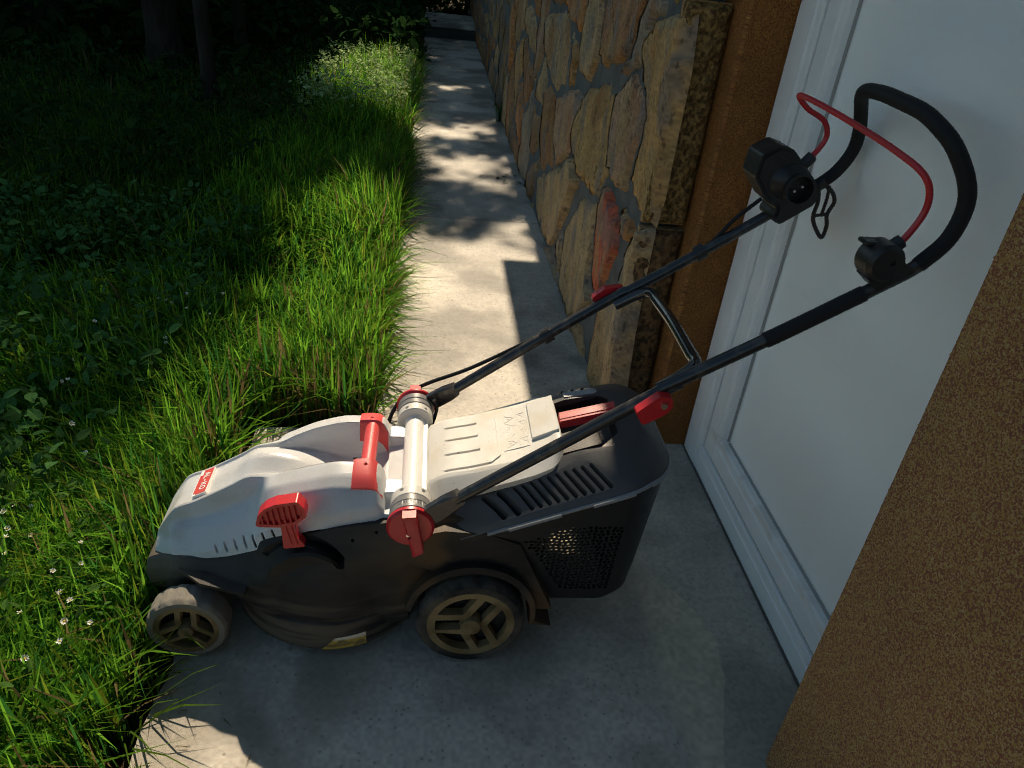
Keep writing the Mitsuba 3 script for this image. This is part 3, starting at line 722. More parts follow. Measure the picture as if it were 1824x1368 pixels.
# wheels ---------------------------------------------------
def wheel(cx, r, y_out, width, s, rot=0.0):
    k = free(mower + '__wheel')
    n = 96
    w = width
    pr = [(r * .80, 0.0), (r * .93, 0.0), (r * .985, .005), (r, .010), (r, w - .010), (r * .985, w - .005), (r * .9, w), (r * .80, w)]
    a = np.arange(n) * 2 * math.pi / n
    rings = []
    for q in range(n):
        lug = 1.0 if (q % 6) < 4 else .975
        rings.append(np.array([(cx + (p * (lug if p > r * .97 else 1)) * math.cos(a[q]), y_out + s * y, r + (p * (lug if p > r * .97 else 1)) * math.sin(a[q])) for p, y in pr]))
    m = len(pr)
    V = np.vstack(rings)
    F = []
    for q in range(n):
        for j in range(m):
            A, B = q * m + j, q * m + (j + 1) % m
            C, D = ((q + 1) % n) * m + j, ((q + 1) % n) * m + (j + 1) % m
            F += [(A, B, D), (A, D, C)]
    t = trimesh.Trimesh(V, np.array(F), process=False)
    t.invert() if t.volume < 0 else None
    key = k + '__tyre'
    scene[key] = mikit.ply(t, 'm_tyre', smooth=25)
    R = r * .81
    disc = Point(0, 0).buffer(R, quad_segs=24)
    hub = Point(0, 0).buffer(R * .24, quad_segs=12)
    holes = []
    bar, gap = R * .17, R * .155
    for q in range(3):
        t0 = math.radians(180 - 122 * q) + rot
        rad_ = shapely.affinity.rotate(shapely.box(0, -gap, R * .80, gap), t0, origin=(0, 0), use_radians=True)
        holes.append(rad_.intersection(Point(0, 0).buffer(R * .80)))
        # wedge between neighbouring spoke pairs
        t1 = t0 - math.radians(122)
        wedge = Polygon([(0, 0)] + [(2 * R * math.cos(x), 2 * R * math.sin(x)) for x in np.linspace(t0, t1, 9)])
        sp = shapely.union_all([shapely.affinity.rotate(shapely.box(0, -gap - bar, 2 * R, gap + bar), x, origin=(0, 0), use_radians=True) for x in (t0, t1)])
        holes.append(wedge.difference(sp).intersection(Point(0, 0).buffer(R * .82)).buffer(-.001).buffer(.001))
    face = disc.difference(shapely.union_all(holes)).union(hub)
    face = shapely.affinity.translate(face, cx, r)
    y0, y1 = sorted((y_out + s * .001, y_out + s * .017))
    scene[k + '__rim'] = mikit.ply(poly_y(face, y0, y1), 'm_wheel', smooth=25)
    h = cyl_y(cx, r, R * .23, *sorted((y_out - s * .007, y_out + s * .01)), 28, c=.002)
    scene[k + '__hub'] = mikit.ply(tri(h), 'm_wheel', smooth=30)
    y0, y1 = sorted((y_out + s * .022, y_out + s * (w - .004)))
    scene[k + '__back_plate'] = mikit.ply(tri(cyl_y(cx, r, R, y0, y1, 40)), 'm_black', smooth=30)
    return k
wheel(.102, .094, .872, .048, 1, math.radians(1))
wheel(-.370, .066, .886, .046, 1, math.radians(28))
wheel(.102, .094, 2 * YC - .872, .048, -1)
wheel(-.370, .066, 2 * YC - .886, .046, -1)

# front tube with collars and knobs -------------------------
AX, AZ = -.006, .303
tube_ = cyl_y(AX, AZ, .0185, .945, 1.175, 40)
flat_ = cbox((AX + .002, .945, AZ - .02), (AX + .0245, 1.175, AZ + .008), .002)
obj('axle_tube', cat([tube_ + flat_]), 'm_silver', mower, 30)
for s in (-1, 1):
    def cy(d0, d1, r, **kw):
        return cyl_y(AX, AZ, r, *sorted((YC + s * d0, YC + s * d1)), **kw)
    col = cy(.112, .134, .0335, c=.0015)
    for ang in (55, 120, 190, 260, 330):
        a = math.radians(ang)
        col = col - m3.Manifold.sphere(.0042, 16).translate((AX + .0335 * math.cos(a), YC + s * .121, AZ + .0335 * math.sin(a)))
    ck = obj('collar', tri(col), 'm_collar', mower, 30)
    obj('scale_ring', tri(cy(.1345, .149, .0342, c=.001)), 'm_ring', ck, 30)
    r2 = cy(.150, .1655, .0347, c=.001)
    obj('scale_ring', tri(r2), 'm_ring', ck, 30)
    if s < 0:
        for i, ang in enumerate(range(60, 128, 6)):
            a = math.radians(ang)
            c0 = np.array([AX + .0347 * math.cos(a), 0, AZ + .0347 * math.sin(a)])
            tk = m3.Manifold.cube((.0008, .006 if i % 3 else .010, .0006), True).rotate((0, 90 - ang, 0)).translate((c0[0], YC - .1555, c0[2]))
            obj('scale_mark', tri(tk), 'm_print' if i % 3 else 'm_badge_white', ck, smooth=False)
    body = cy(.1665, .180, .0375, c=.004)
    ridge = hull([(AX + x, YC + s * d, AZ + z) for x, z in ((-.013, .034), (.008, .036), (.022, -.038), (.006, -.047)) for d in (.172, .1945)] +
                 [(AX + x, YC + s * .197, AZ + z) for x, z in ((-.009, .026), (.003, .028), (.014, -.034), (.008, -.038))])
    kb = (body + ridge) - cy(.19, .21, .005).translate((-.003, 0, -.004))
    kk = obj('knob', tri(kb), 'm_red', mower, 30)
    obj('screw', tri(cyl_y(AX - .003, AZ - .004, .0032, *sorted((YC + s * .188, YC + s * .1915)), 14)), 'm_steel', kk, 30)

# discharge flap ----------------------------------------------
fl_st = [(.017, [(.108, .276), (.110, .288), (.085, .306), (.078, .309), (0, .310)]),
         (.023, [(.110, .284), (.112, .297), (.086, .317), (.078, .320), (0, .321)]),
         (.10, [(.110, .314), (.112, .326), (.086, .343), (.078, .346), (0, .347)]),
         (.18, [(.110, .343), (.112, .356), (.086, .368), (.078, .371), (0, .372)]),
         (.218, [(.106, .355), (.108, .372), (.084, .386), (.076, .389), (0, .390)]),
         (.236, [(.088, .360), (.090, .380), (.072, .396), (.064, .399), (0, .400)]),
         (.241, [(.076, .362), (.078, .384), (.066, .392), (.060, .394), (0, .395)])]
fm = mani(half_loft(fl_st, 5, 4))
flz_ = PchipInterpolator([.017, .023, .10, .18, .218, .236, .241], [.310, .321, .347, .372, .390, .400, .395])
def flz(x):
    return float(flz_(x))
def groove(x0, x1, y, w=.0062, dep=.0062):
    top = .02
    return hull([(x0, y + w / 2, flz(x0) + .0004), (x0 + .012, y + w / 2, flz(x0 + .012) - dep), (x1, y + w / 2, flz(x1) - dep), (x0 + .012, y - w / 2, flz(x0 + .012) - dep * .7), (x1, y - w / 2, flz(x1) - dep * .7),
                 (x0, y + w / 2, flz(x0) + top), (x1, y + w / 2, flz(x1) + top), (x0, y - w / 2, flz(x0) + top), (x1, y - w / 2, flz(x1) + top)])
cuts = [groove(.042, .104, 1.112), groove(.044, .105, 1.073), groove(.043, .107, 1.032), groove(.040, .122, .989)]
fm = fm - m3.Manifold.batch_boolean(cuts, m3.OpType.Add)
block = hull([(x, y, flz(x) + dz) for x, dz in ((.192, -.01), (.193, .0058), (.236, .0045), (.238, -.01)) for y in (1.022, 1.128)])
fm = fm + block
flap = obj('flap', tri(fm), 'm_flap', mower, 30)
labels[flap] = {'label': 'pale grey discharge flap with grooves and embossed warning signs'}
def ridge_line(p, q, w=.001, h=.0002):
    p, q = np.array(p, float), np.array(q, float)
    d = (q - p) / np.linalg.norm(q - p)
    nrm = np.array([-d[1], d[0]]) * w / 2
    pts = []
    for e in (p, q):
        for sg in (-1, 1):
            x, y = e + nrm * sg
            for dz in (-.001, h):
                pts.append((x, y, flz(x) + dz))
    return hull(pts)
emb = []
for y0 in (1.115, 1.090, 1.065, 1.040):
    emb += [ridge_line((.152, y0), (.152, y0 - .021)), ridge_line((.152, y0), (.169, y0 - .0105)), ridge_line((.152, y0 - .021), (.169, y0 - .0105)), ridge_line((.156, y0 - .0105), (.161, y0 - .0105), .002)]
for y0, k_ in ((1.113, 0), (1.088, 1), (1.063, 2), (1.038, 3)):
    emb += [ridge_line((.174, y0), (.174, y0 - .017)), ridge_line((.187, y0), (.187, y0 - .017)), ridge_line((.174, y0), (.187, y0))]
    emb += [ridge_line((.179, y0 - .004), (.184, y0 - .011), .0016)]
emb += [ridge_line((.146, 1.124), (.146, 1.012)), ridge_line((.146, 1.012), (.189, 1.012)), ridge_line((.1715, 1.124), (.1715, 1.012), .0008), ridge_line((.138, 1.126), (.138, 1.003), .003, .0016), ridge_line((.138, 1.003), (.122, .989), .003, .0016)]
k = obj('embossed_signs', cat(emb), 'm_flap', flap, smooth=False)

# grass box -----------------------------------------------------
def rimz(x):
    return .2755 + .40 * (np.minimum(x, .375) - .124) + .10 * np.maximum(x - .375, 0)
def outline(d, xr, rad, x0, n=10):
    """plan outline from the near front corner round the rear to the far front corner"""
    pts = [(x, YC - d) for x in np.linspace(x0, xr - rad, 14)]
    a = np.linspace(-math.pi / 2, 0, n)[1:]
    pts += [(xr - rad + rad * math.cos(t), YC - d + rad + rad * math.sin(t)) for t in a]
    far = [(x, 2 * YC - y) for x, y in pts[::-1]]
    return np.array(pts + far)
gbox = mower + '__grass_box'
top = outline(.157, .428, .085, .10)
mid = outline(.140, .398, .075, .205)
bot = outline(.128, .368, .06, .232)
def shell(inset):
    r1 = outline(.157 - inset, .418 - inset, .085, .115 + inset)
    r2 = outline(.137 - inset, .404 - inset, .07, .222 + inset)
    r3 = outline(.130 - inset, .397 - inset, .06, .238 + inset)
    r4 = outline(.120 - inset, .380 - inset, .05, .25 + inset)
    P = [np.column_stack([r1, rimz(r1[:, 0]) + (.03 if inset else 0)]), np.column_stack([r2, np.full(len(r2), .165)]),
         np.column_stack([r3, np.full(len(r3), .110)]), np.column_stack([r4, np.full(len(r4), .088 + inset)])]
    return hull(np.vstack(P))
bs = shell(0.0) - shell(.002)
hl = []
diamond = m3.Manifold.cylinder(.6, .0036, .0036, 6, True).rotate((90, 0, 0))
for i in range(24):
    for j in range(21):
        x = .165 + i * .0088 + (.0044 if j % 2 else 0) + .0016 * math.sin(i * 7.3 + j * 3.1)
        z = .128 + j * .0078 + .0012 * math.sin(i * 4.7 + j * 5.9)
        if z < rimz(x) - .045 and x > .16 + (.29 - z) * .62 and x < .345:
            hl.append(diamond.translate((x, YC, z)))
far_holes = [m3.Manifold.cylinder(.2, .0041, .0041, 6, True).rotate((90, 0, 0)).translate((x, 2.0 * YC - .92, z)) for x in np.arange(.17, .345, .0105) for z in np.arange(.16, .33, .0105) if z < rimz(x) - .03 and x > .16 + (.29 - z) * .62]
bs = bs - m3.Manifold.batch_boolean(hl + far_holes, m3.OpType.Add)
obj('grass_box', tri(bs), 'm_basket', mower, 30)
obj('clippings', tri(hull([(x, YC + d, z) for x, z in ((.255, .1005), (.35, .1005), (.255, .112), (.345, .112)) for d in (-.10, .10)])), 'm_speck_floor', gbox, smooth=30)  # pale layer added inside so sun specks show through the mesh
# rim lip
rp = outline(.1595, .4205, .087, .118)
lip = np.column_stack([rp, rimz(rp[:, 0]) + .002])
lp = spline(lip, 2)
obj('rim', sweep(lp, .0032, 8), 'm_rim', gbox, 40)
for t0, t1 in ((2, 7), (10, 14), (16, 20)):
    seg = lip[t0:t1 + 1].copy(); seg[:, 1] -= .0022; seg[:, 2] -= .001
    obj('rim_clip', sweep(spline(seg, 3), .0036, 8), 'm_rim', gbox, 40)
# lid
r1 = outline(.158, .419, .086, .075); r1z = rimz(r1[:, 0]) + .0045
r2 = outline(.152, .414, .083, .072); r2z = rimz(r2[:, 0]) + .016
r3 = outline(.098, .386, .060, .06)
plat_z = lambda x: np.interp(x, [.06, .16, .225, .262, .30, .39], [.300, .344, .373, .395, .404, .416])
r3z = plat_z(r3[:, 0]) - .004
r4 = outline(.088, .378, .056, .06); r4z = plat_z(r4[:, 0])
lm = hull(np.vstack([np.column_stack([r1, r1z]), np.column_stack([r2, r2z]), np.column_stack([r3, r3z]), np.column_stack([r4, r4z])]))
cuts = []
def side_slot(x_lo, x_hi, w):
    """slot on the near and far slopes, from the rim edge (x_lo) up to the shoulder (x_hi)"""
    out = []
    for s in (-1, 1):
        a = np.arange(14) * 2 * math.pi / 14
        pts = []
        for x, d, ww in ((x_lo, .147, w), (x_hi, .113, w * .8)):
            z = rimz(x) + .02 + (.150 - d) / .054 * (plat_z(x) - rimz(x) - .02)
            for k in a:
                for lift in (-.03, .03):
                    pts.append((x + ww * math.cos(k), YC + s * (d + ww * .9 * math.sin(k)), z + lift + .4 * ww * math.cos(k)))
        out.append(hull(pts))
    return out
for i in range(10):
    cuts += side_slot(.188 + i * .0136, .160 + i * .0134, .0034)
cuts += side_slot(.166, .136, .0056) + side_slot(.144, .112, .0056)
rec = hull([(x, y, z) for x, y in ((.205, 1.128), (.325, 1.128), (.338, 1.118), (.336, 1.01), (.30, .972), (.205, .972)) for z in (plat_z(x) - .03, plat_z(x) + .05)])
cuts.append(rec)
inner = hull(np.vstack([np.column_stack([outline(.146, .415, .08, .10), rimz(outline(.146, .415, .08, .10)[:, 0]) - .02]), np.column_stack([outline(.085, .37, .06, .10), plat_z(outline(.085, .37, .06, .10)[:, 0]) - .034])]))
lm = lm - m3.Manifold.batch_boolean(cuts, m3.OpType.Add) - inner
lid = obj('lid', tri(lm), 'm_lid', gbox, 28)
lin = Polygon([(.205, 1.128), (.325, 1.128), (.338, 1.118), (.336, 1.01), (.30, .972), (.205, .972)])
lo_ = list(lin.buffer(.0025, join_style=2).exterior.coords)[:-1]; li_ = list(lin.buffer(-.0008, join_style=2).exterior.coords)[:-1]
liner = hull([(x, y, plat_z(x) - dz) for x, y in lo_ for dz in (.0335, .0030)]) - hull([(x, y, plat_z(x) - dz) for x, y in li_ for dz in (.06, -.03)])
obj('recess', tri(liner), 'm_black', gbox, smooth=False)
obj('recess', tri(hull([(x, y, plat_z(x) - dz) for x, y in ((.20, 1.13), (.345, 1.13), (.345, .968), (.20, .968)) for dz in (.032, .034)])), 'm_black', gbox, smooth=False)
tabp = hull([(x, y, plat_z(x) + dz) for x, y in ((.262, 1.150), (.316, 1.150), (.316, 1.134), (.262, 1.134)) for dz in (-.002, .0022)] + [(.322, 1.148, plat_z(.322) + .001), (.322, 1.139, plat_z(.322) + .001)])
k = obj('fill_indicator', tri(tabp), 'm_lid_tab', gbox, 30)
hb = hull([(x, y, z) for x, z in ((.2425, .396), (.336, .424)) for y, dz in ((1.049, 0), (1.071, 0)) for z in (z - .004, z + .004)] + [(x, y, z) for x, z in ((.2425, .386), (.336, .413)) for y in (1.047, 1.068)])
hb2 = hull([(x, y, z) for x, z in ((.2425, .4005), (.334, .4285)) for y in (1.054, 1.066) for z in (z - .002, z + .0015)])
k = obj('box_handle', tri(hb + hb2), 'm_red', gbox, 25)
for i in range(13):    # ribs along the far slope of the lid
    x = .075 + i * .0185
    z0, z1 = plat_z(x), rimz(x + .006) + .016
    rbm = hull([(x + dx, YC + d, z + dz) for dx in (0, .0055) for d, z in ((.100, z0 - .004), (.146, z1 + .002)) for dz in (0, .0035)])
    obj('lid_rib', tri(rbm), 'm_lid', gbox, smooth=False)

# handle bars ----------------------------------------------------
near_lower = [(.062, .893, .353), (.21, .884, .470), (.329, .875, .566), (.365, .874, .591)]
far_lower = [(.062, 1.218, .350), (.22, 1.235, .460), (.345, 1.247, .545), (.375, 1.247, .565)]
for pts, s in ((near_lower, -1), (far_lower, 1)):
    k = obj('lower_bar', sweep(spline(pts, 6), .0096, 18), 'm_tube', mower, 40)
    p0, p1 = np.array(pts[0]), np.array([.010, pts[0][1] + s * .004, .312])
    d = (p1 - p0) / np.linalg.norm(p1 - p0)
    up_ = np.cross(d, [0, 1, 0]); up_ /= np.linalg.norm(up_)
    if up_[2] < 0: up_ = -up_
    fp = hull([p0 + d * a + up_ * b * w + np.array([0, 1, 0]) * c for a, w, t in ((-.010, .010, .0095), (.012, .0165, .005), (.048, .0165, .005)) for b in (-1, 1) for c in (-t, t)])
    obj('bar_foot', tri(fp), 'm_tube', k, 30)
straight = lambda p, a, b, n: [tuple(np.array(a) + (np.array(b) - np.array(a)) * t) for t in np.linspace(0, 1, n)]
near_u = [(.335, .871, .579), (.494, .870, .681), (.600, .870, .752), (.646, .870, .786), (.674, .872, .822), (.683, .876, .863), (.675, .882, .896), (.655, .900, .932), (.640, .925, .952), (.631, .955, .963), (.626, 1.0, .967)]
far_u = [(.352, 1.248, .546), (.482, 1.247, .637), (.615, 1.245, .735), (.663, 1.243, .774), (.700, 1.240, .810), (.716, 1.234, .850), (.710, 1.223, .886), (.687, 1.198, .922), (.664, 1.168, .946), (.646, 1.128, .960), (.632, 1.06, .967)]
loop = near_u + far_u[::-1]
up_key = obj('upper_handle', sweep(spline(loop, 7), .0096, 18), 'm_tube', mower, 40)
gl = near_u[3:] + far_u[3:][::-1]
obj('foam_grip', sweep(spline(gl, 8), .0108, 20), 'm_grip', up_key, 40)
slv = spline([(.468, .870, .6645), (.494, .870, .681), (.585, .870, .742)], 6)
obj('sleeve', sweep(slv, .0112, 18), 'm_grip', up_key, 40)
br = [(.340, .889, .568), (.372, .890, .592), (.389, .898, .604), (.395, .915, .604), (.397, .95, .602), (.404, 1.06, .594), (.410, 1.17, .581), (.411, 1.20, .580), (.405, 1.218, .576), (.388, 1.226, .566), (.352, 1.229, .542)]
obj('cross_brace', sweep(spline(br, 7), .0095, 18), 'm_gloss', mower, 40)
def clamp(pts, y0, y1, sc):
    g2 = round_poly(pts, .005)
    m = poly_y(g2, y0, y1)
    k = obj('clamp_lever', m, 'm_red', mower, 30)
    obj('bolt', tri(cyl_y(sc[0], sc[1], .0048, sc[2] - .004, sc[2] + .003, 6)), 'm_steel', k, 30)
    return k
clamp([(.300, .553), (.330, .5815), (.348, .580), (.352, .566), (.344, .553), (.314, .533)], .846, .862, (.338, .568, .846))
clamp([(.313, .540), (.336, .562), (.372, .568), (.374, .555), (.326, .526)], 1.257, 1.273, (.36, .556, 1.274))
obj('bolt', tri(cyl_y(.338, .568, .004, .862, .885, 12)), 'm_steel', up_key, 30)
# switch box on the far bar, anchor on the near bar
sp = round_poly([(.545, .800), (.548, .838), (.576, .856), (.600, .850), (.655, .800), (.668, .778), (.662, .760), (.612, .722), (.592, .730), (.600, .752), (.578, .760)], .009)
sb = mani(poly_y(sp, 1.208, 1.268)) + mani(poly_y(sp.buffer(-.006), 1.203, 1.273))
ax = np.array([.02, -.98, .06]); ax /= np.linalg.norm(ax)
def cyl_dir(c, d, r, h0, h1, n=36):
    d = np.array(d) / np.linalg.norm(d)
    u = np.cross(d, [0, 0, 1]); u /= np.linalg.norm(u)
    w = np.cross(d, u)
    a = np.arange(n) * 2 * math.pi / n
    ring = np.cos(a)[:, None] * u + np.sin(a)[:, None] * w
    return hull(np.vstack([np.array(c) + d * h0 + ring * r, np.array(c) + d * h1 + ring * r]))
sc = np.array([.616, 1.205, .790])
dome = m3.Manifold.sphere(.034, 40).scale((1.15, .95, 1.0)).translate((.606, 1.218, .798))
sb = (sb + dome + cyl_dir(sc, ax, .027, -.02, .026)) - cyl_dir(sc, ax, .0225, .004, .05)
sw = obj('switch_box', tri(sb), 'm_black', mower, 30)
for du, dv in ((.006, .004), (-.006, -.004)):
    u = np.cross(ax, [0, 0, 1]); u /= np.linalg.norm(u); w = np.cross(ax, u)
    obj('socket_pin', tri(cyl_dir(sc + u * du + w * dv, ax, .0022, .004, .018, 12)), 'm_steel', sw, 30)
ab = cyl_y(.594, .788, .0265, .855, .897, 40, c=.006) + hull([(x, y, z) for x, z in ((.578, .765), (.594, .752), (.630, .774), (.632, .786), (.61, .795)) for y in (.8585, .8935)])
ab = ab - cyl_y(.600, .792, .004, .84, .859, 16)
an = obj('bail_anchor', tri(ab), 'm_black', mower, 30)
def stub(p, q, r0):
    return sweep(np.array([np.array(p) + (np.array(q) - np.array(p)) * t for t in np.linspace(0, 1, 4)]), [r0, r0, r0 * 1.05, r0 * 1.0], 12)
bail = [(.612, .885, .803), (.624, .885, .817), (.637, .885, .852), (.6345, .888, .880), (.622, .900, .900), (.614, .95, .911), (.606, 1.02, .920), (.597, 1.12, .929), (.591, 1.20, .933), (.592, 1.228, .930), (.617, 1.236, .911), (.650, 1.236, .895), (.663, 1.236, .873), (.658, 1.236, .852), (.646, 1.236, .834), (.632, 1.236, .815)]
obj('bail_rod', sweep(spline(bail, 7), .0045, 14), 'm_red', mower, 40)
obj('rod_socket', stub((.600, .885, .792), (.621, .885, .813), .0095), 'm_black', an, 40)
obj('rod_socket', stub((.630, 1.236, .810), (.649, 1.236, .837), .0095), 'm_black', sw, 40)
obj('tab', tri(cbox((.566, .873, .806), (.606, .897, .812), .002)), 'm_black', an, 30)
# cable, clips, strain relief hook
cb = [(-.070, 1.222, .215), (-.061, 1.228, .253), (-.050, 1.245, .282), (-.028, 1.255, .312), (.013, 1.25, .344), (.088, 1.247, .381), (.161, 1.247, .424), (.222, 1.247, .464), (.29, 1.252, .508), (.363, 1.262, .553), (.43, 1.263, .598), (.489, 1.262, .632), (.522, 1.255, .672), (.545, 1.245, .715), (.582, 1.24, .757)]
obj('cable', sweep(spline(cb, 6), .0038, 12), 'm_grip', mower, 40)
for c, d in (((.235, 1.236, .470), (.81, .05, .58)), ((.497, 1.248, .648), (.80, 0, .60))):
    cl = cyl_dir(c, d, .0145, -.009, .009, 16) + cyl_dir(np.array(c) + [.005, .01, -.012], d, .007, -.007, .007, 12)
    obj('cable_clip', tri(cl), 'm_black', mower, 30)
b2 = spline([(.028, 1.20, .338), (.034, 1.205, .320), (.030, 1.198, .298), (.024, 1.19, .285)], 5)
obj('cable', sweep(b2, .0034, 10), 'm_grip', mower, 40)
hk = [(.668, 1.222, .792), (.676, 1.222, .765), (.676, 1.222, .735), (.690, 1.222, .712), (.704, 1.222, .700), (.706, 1.222, .722), (.700, 1.222, .742), (.706, 1.222, .765), (.696, 1.222, .782), (.684, 1.222, .790)]
h1 = sweep(spline(hk, 6), .0036, 10)
h2 = sweep(np.array([(.6765, 1.222, .738), (.690, 1.222, .740), (.702, 1.222, .744)]), .003, 8)
h3 = sweep(np.array([(.690, 1.222, .742), (.691, 1.222, .77), (.688, 1.222, .792)]), .003, 8)
h4 = tri(cyl_dir((.672, 1.228, .792), (.6, -.3, .6), .011, -.012, .012, 16))
obj('cable_hook', cat([h1, h2, h3, h4]), 'm_black', mower, 30)

# ------------------------------------------------------------------ shade map of the garden (which ground the crowns leave in the sun)
LIT = [[(-0.11, 3.61), (-0.07, 2.16), (-0.09, 1.86), (-0.15, 1.56), (-0.25, 1.55), (-0.35, 1.42), (-0.45, 1.29), (-0.45, 1.12), (-0.42, 0.93), (-0.36, 0.3), (-1.0, 0.2), (-1.1, 1.1), (-0.7, 1.25), (-0.62, 1.41), (-0.58, 1.59), (-0.62, 1.88), (-0.56, 2.18), (-0.67, 2.59), (-0.54, 2.99), (-0.41, 3.4), (-0.26, 3.39)],
       [(-1.03, 6.53), (-0.82, 7.05), (-0.13, 7.48), (-0.08, 5.47), (-0.08, 4.34), (-0.25, 4.63), (-0.46, 5.12), (-0.66, 5.31), (-0.89, 5.72)],
       [(-0.12, 6.75), (0.3, 6.8), (0.3, 6.45), (-0.04, 6.38)],
       [(-0.09, 5.13), (0.48, 5.35), (0.45, 4.8), (-0.09, 4.73)],
       [(-0.09, 4.31), (0.47, 4.59), (0.47, 3.57), (0.35, 3.63), (0.22, 3.85), (0.11, 3.92), (-0.01, 4.12), (-0.1, 4.03)],
       [(0.29, 3.46), (0.49, 3.44), (0.46, 2.97), (0.29, 3.08)],
       [(-.16, -3), (1.5, -3), (1.5, 3.02), (-.16, 3.1)], [(-.5, -3), (1.5, -3), (1.5, 1.7), (-.5, 1.7)]]
LITP = shapely.union_all([Polygon(q).buffer(0) for q in LIT])
rg = np.random.default_rng(77)
def shade_points(n):
    g = np.stack([rg.uniform(-6.5, .9, n), rg.uniform(-.5, 14.5, n)], 1)
    w = g + .22 * (np.stack([meshkit.fbm(np.column_stack([g * 3.1, np.zeros(n)]), 3, 5), meshkit.fbm(np.column_stack([g * 3.1, np.zeros(n)]), 3, 6)], 1) - .5)
    ok = ~shapely.contains_xy(LITP, w[:, 0], w[:, 1])
    # clumps of leaves leave holes between them
    hole_ = meshkit.fbm(np.column_stack([g * 4.5, np.zeros(n)]), 2, 8)
    ok &= (hole_ < .66) | (rg.uniform(0, 1, n) < .5) | ((g[:, 1] > 6.6) & (g[:, 0] > -.6))
    ok &= ~((g[:, 0] < -.5) & (g[:, 0] > -1.3) & (g[:, 1] > 1.1) & (g[:, 1] < 2.3)) | (rg.uniform(0, 1, n) < .5)
    low = (g[:, 0] < -.4) & (g[:, 1] < 1.2)
    ok &= ~low | (rg.uniform(0, 1, n) < .25)
    return g[ok]
def leaf_quads(c, size, rng, col, curl=.25, flat=.5, fine=False):
    """one bent leaf (4 triangles) per centre"""
    n = len(c)
    a = rng.uniform(0, 2 * math.pi, n)
    tilt = rng.normal(0, flat, n)
    L = np.stack([np.cos(a) * np.cos(tilt), np.sin(a) * np.cos(tilt), np.sin(tilt)], 1)
    roll = rng.normal(0, flat, n)
    W = np.cross(np.tile([0, 0, 1.0], (n, 1)), L); W /= np.linalg.norm(W, axis=1, keepdims=True) + 1e-9
    N = np.cross(L, W)
    W = W * np.cos(roll)[:, None] + N * np.sin(roll)[:, None]
    N = np.cross(L, W)
    s = np.broadcast_to(size, (n,))[:, None]
    if fine:    # rounded blade folded along its midrib, on a bent stalk
        wd = np.exp(rng.normal(0, .18, n))[:, None]
        q = [c, c + s * (.22 * L + .25 * wd * W + .05 * N), c + s * (.55 * L + .27 * wd * W + .06 * N), c + s * (.83 * L + .13 * wd * W), c + s * (L - .14 * N), c + s * (.83 * L - .13 * wd * W), c + s * (.55 * L - .27 * wd * W + .06 * N), c + s * (.22 * L - .25 * wd * W + .05 * N), c + s * (.5 * L - .02 * N)]
        f = np.array([[8, k, (k + 1) % 8] for k in range(8)])
        F = (f[None] + np.arange(n)[:, None, None] * 9).reshape(-1, 3)
        return np.stack(q, 1).reshape(-1, 3), F, np.repeat(col, 9, axis=0)
    v = np.stack([c, c + s * (.45 * L + .30 * W + curl * .25 * N), c + s * (.5 * L), c + s * (.45 * L - .30 * W + curl * .25 * N), c + s * (L - curl * .3 * N)], 1)
    f = np.array([[0, 1, 2], [0, 2, 3], [1, 4, 2], [2, 4, 3]])
    F = (f[None] + np.arange(n)[:, None, None] * 5).reshape(-1, 3)
    return v.reshape(-1, 3), F, np.repeat(col, 5, axis=0)

# ------------------------------------------------------------------ trees
TREES = [(-1.97, 6.19, .12, 'stout dark tree trunk standing second from the left in the shaded grove'),
         (-1.40, 5.16, .045, 'slender dark tree trunk nearest to the path'),
         (-1.57, 6.85, .05, 'thin dark tree trunk standing behind the slender one'),
         (-3.30, 7.40, .16, 'thick dark tree trunk at the far left edge of the grove'),
         (-2.75, 9.2, .09, 'dark tree trunk far back between the two thick trunks'),
         (-1.1, 11.6, .10, 'dark tree trunk beyond the ivy at the top of the garden'),
         (-4.6, 4.2, .12, 'tree outside the left edge of the picture'),
         (1.15, 15.4, .14, 'tree rising behind the far step')]
tp = np.array([(t[0], t[1]) for t in TREES])
G = shade_points(160000)
H = rg.uniform(5.0, 9.5, len(G))
C = np.column_stack([G, np.zeros(len(G))]) + (SUN / SUN[2])[None] * H[:, None]
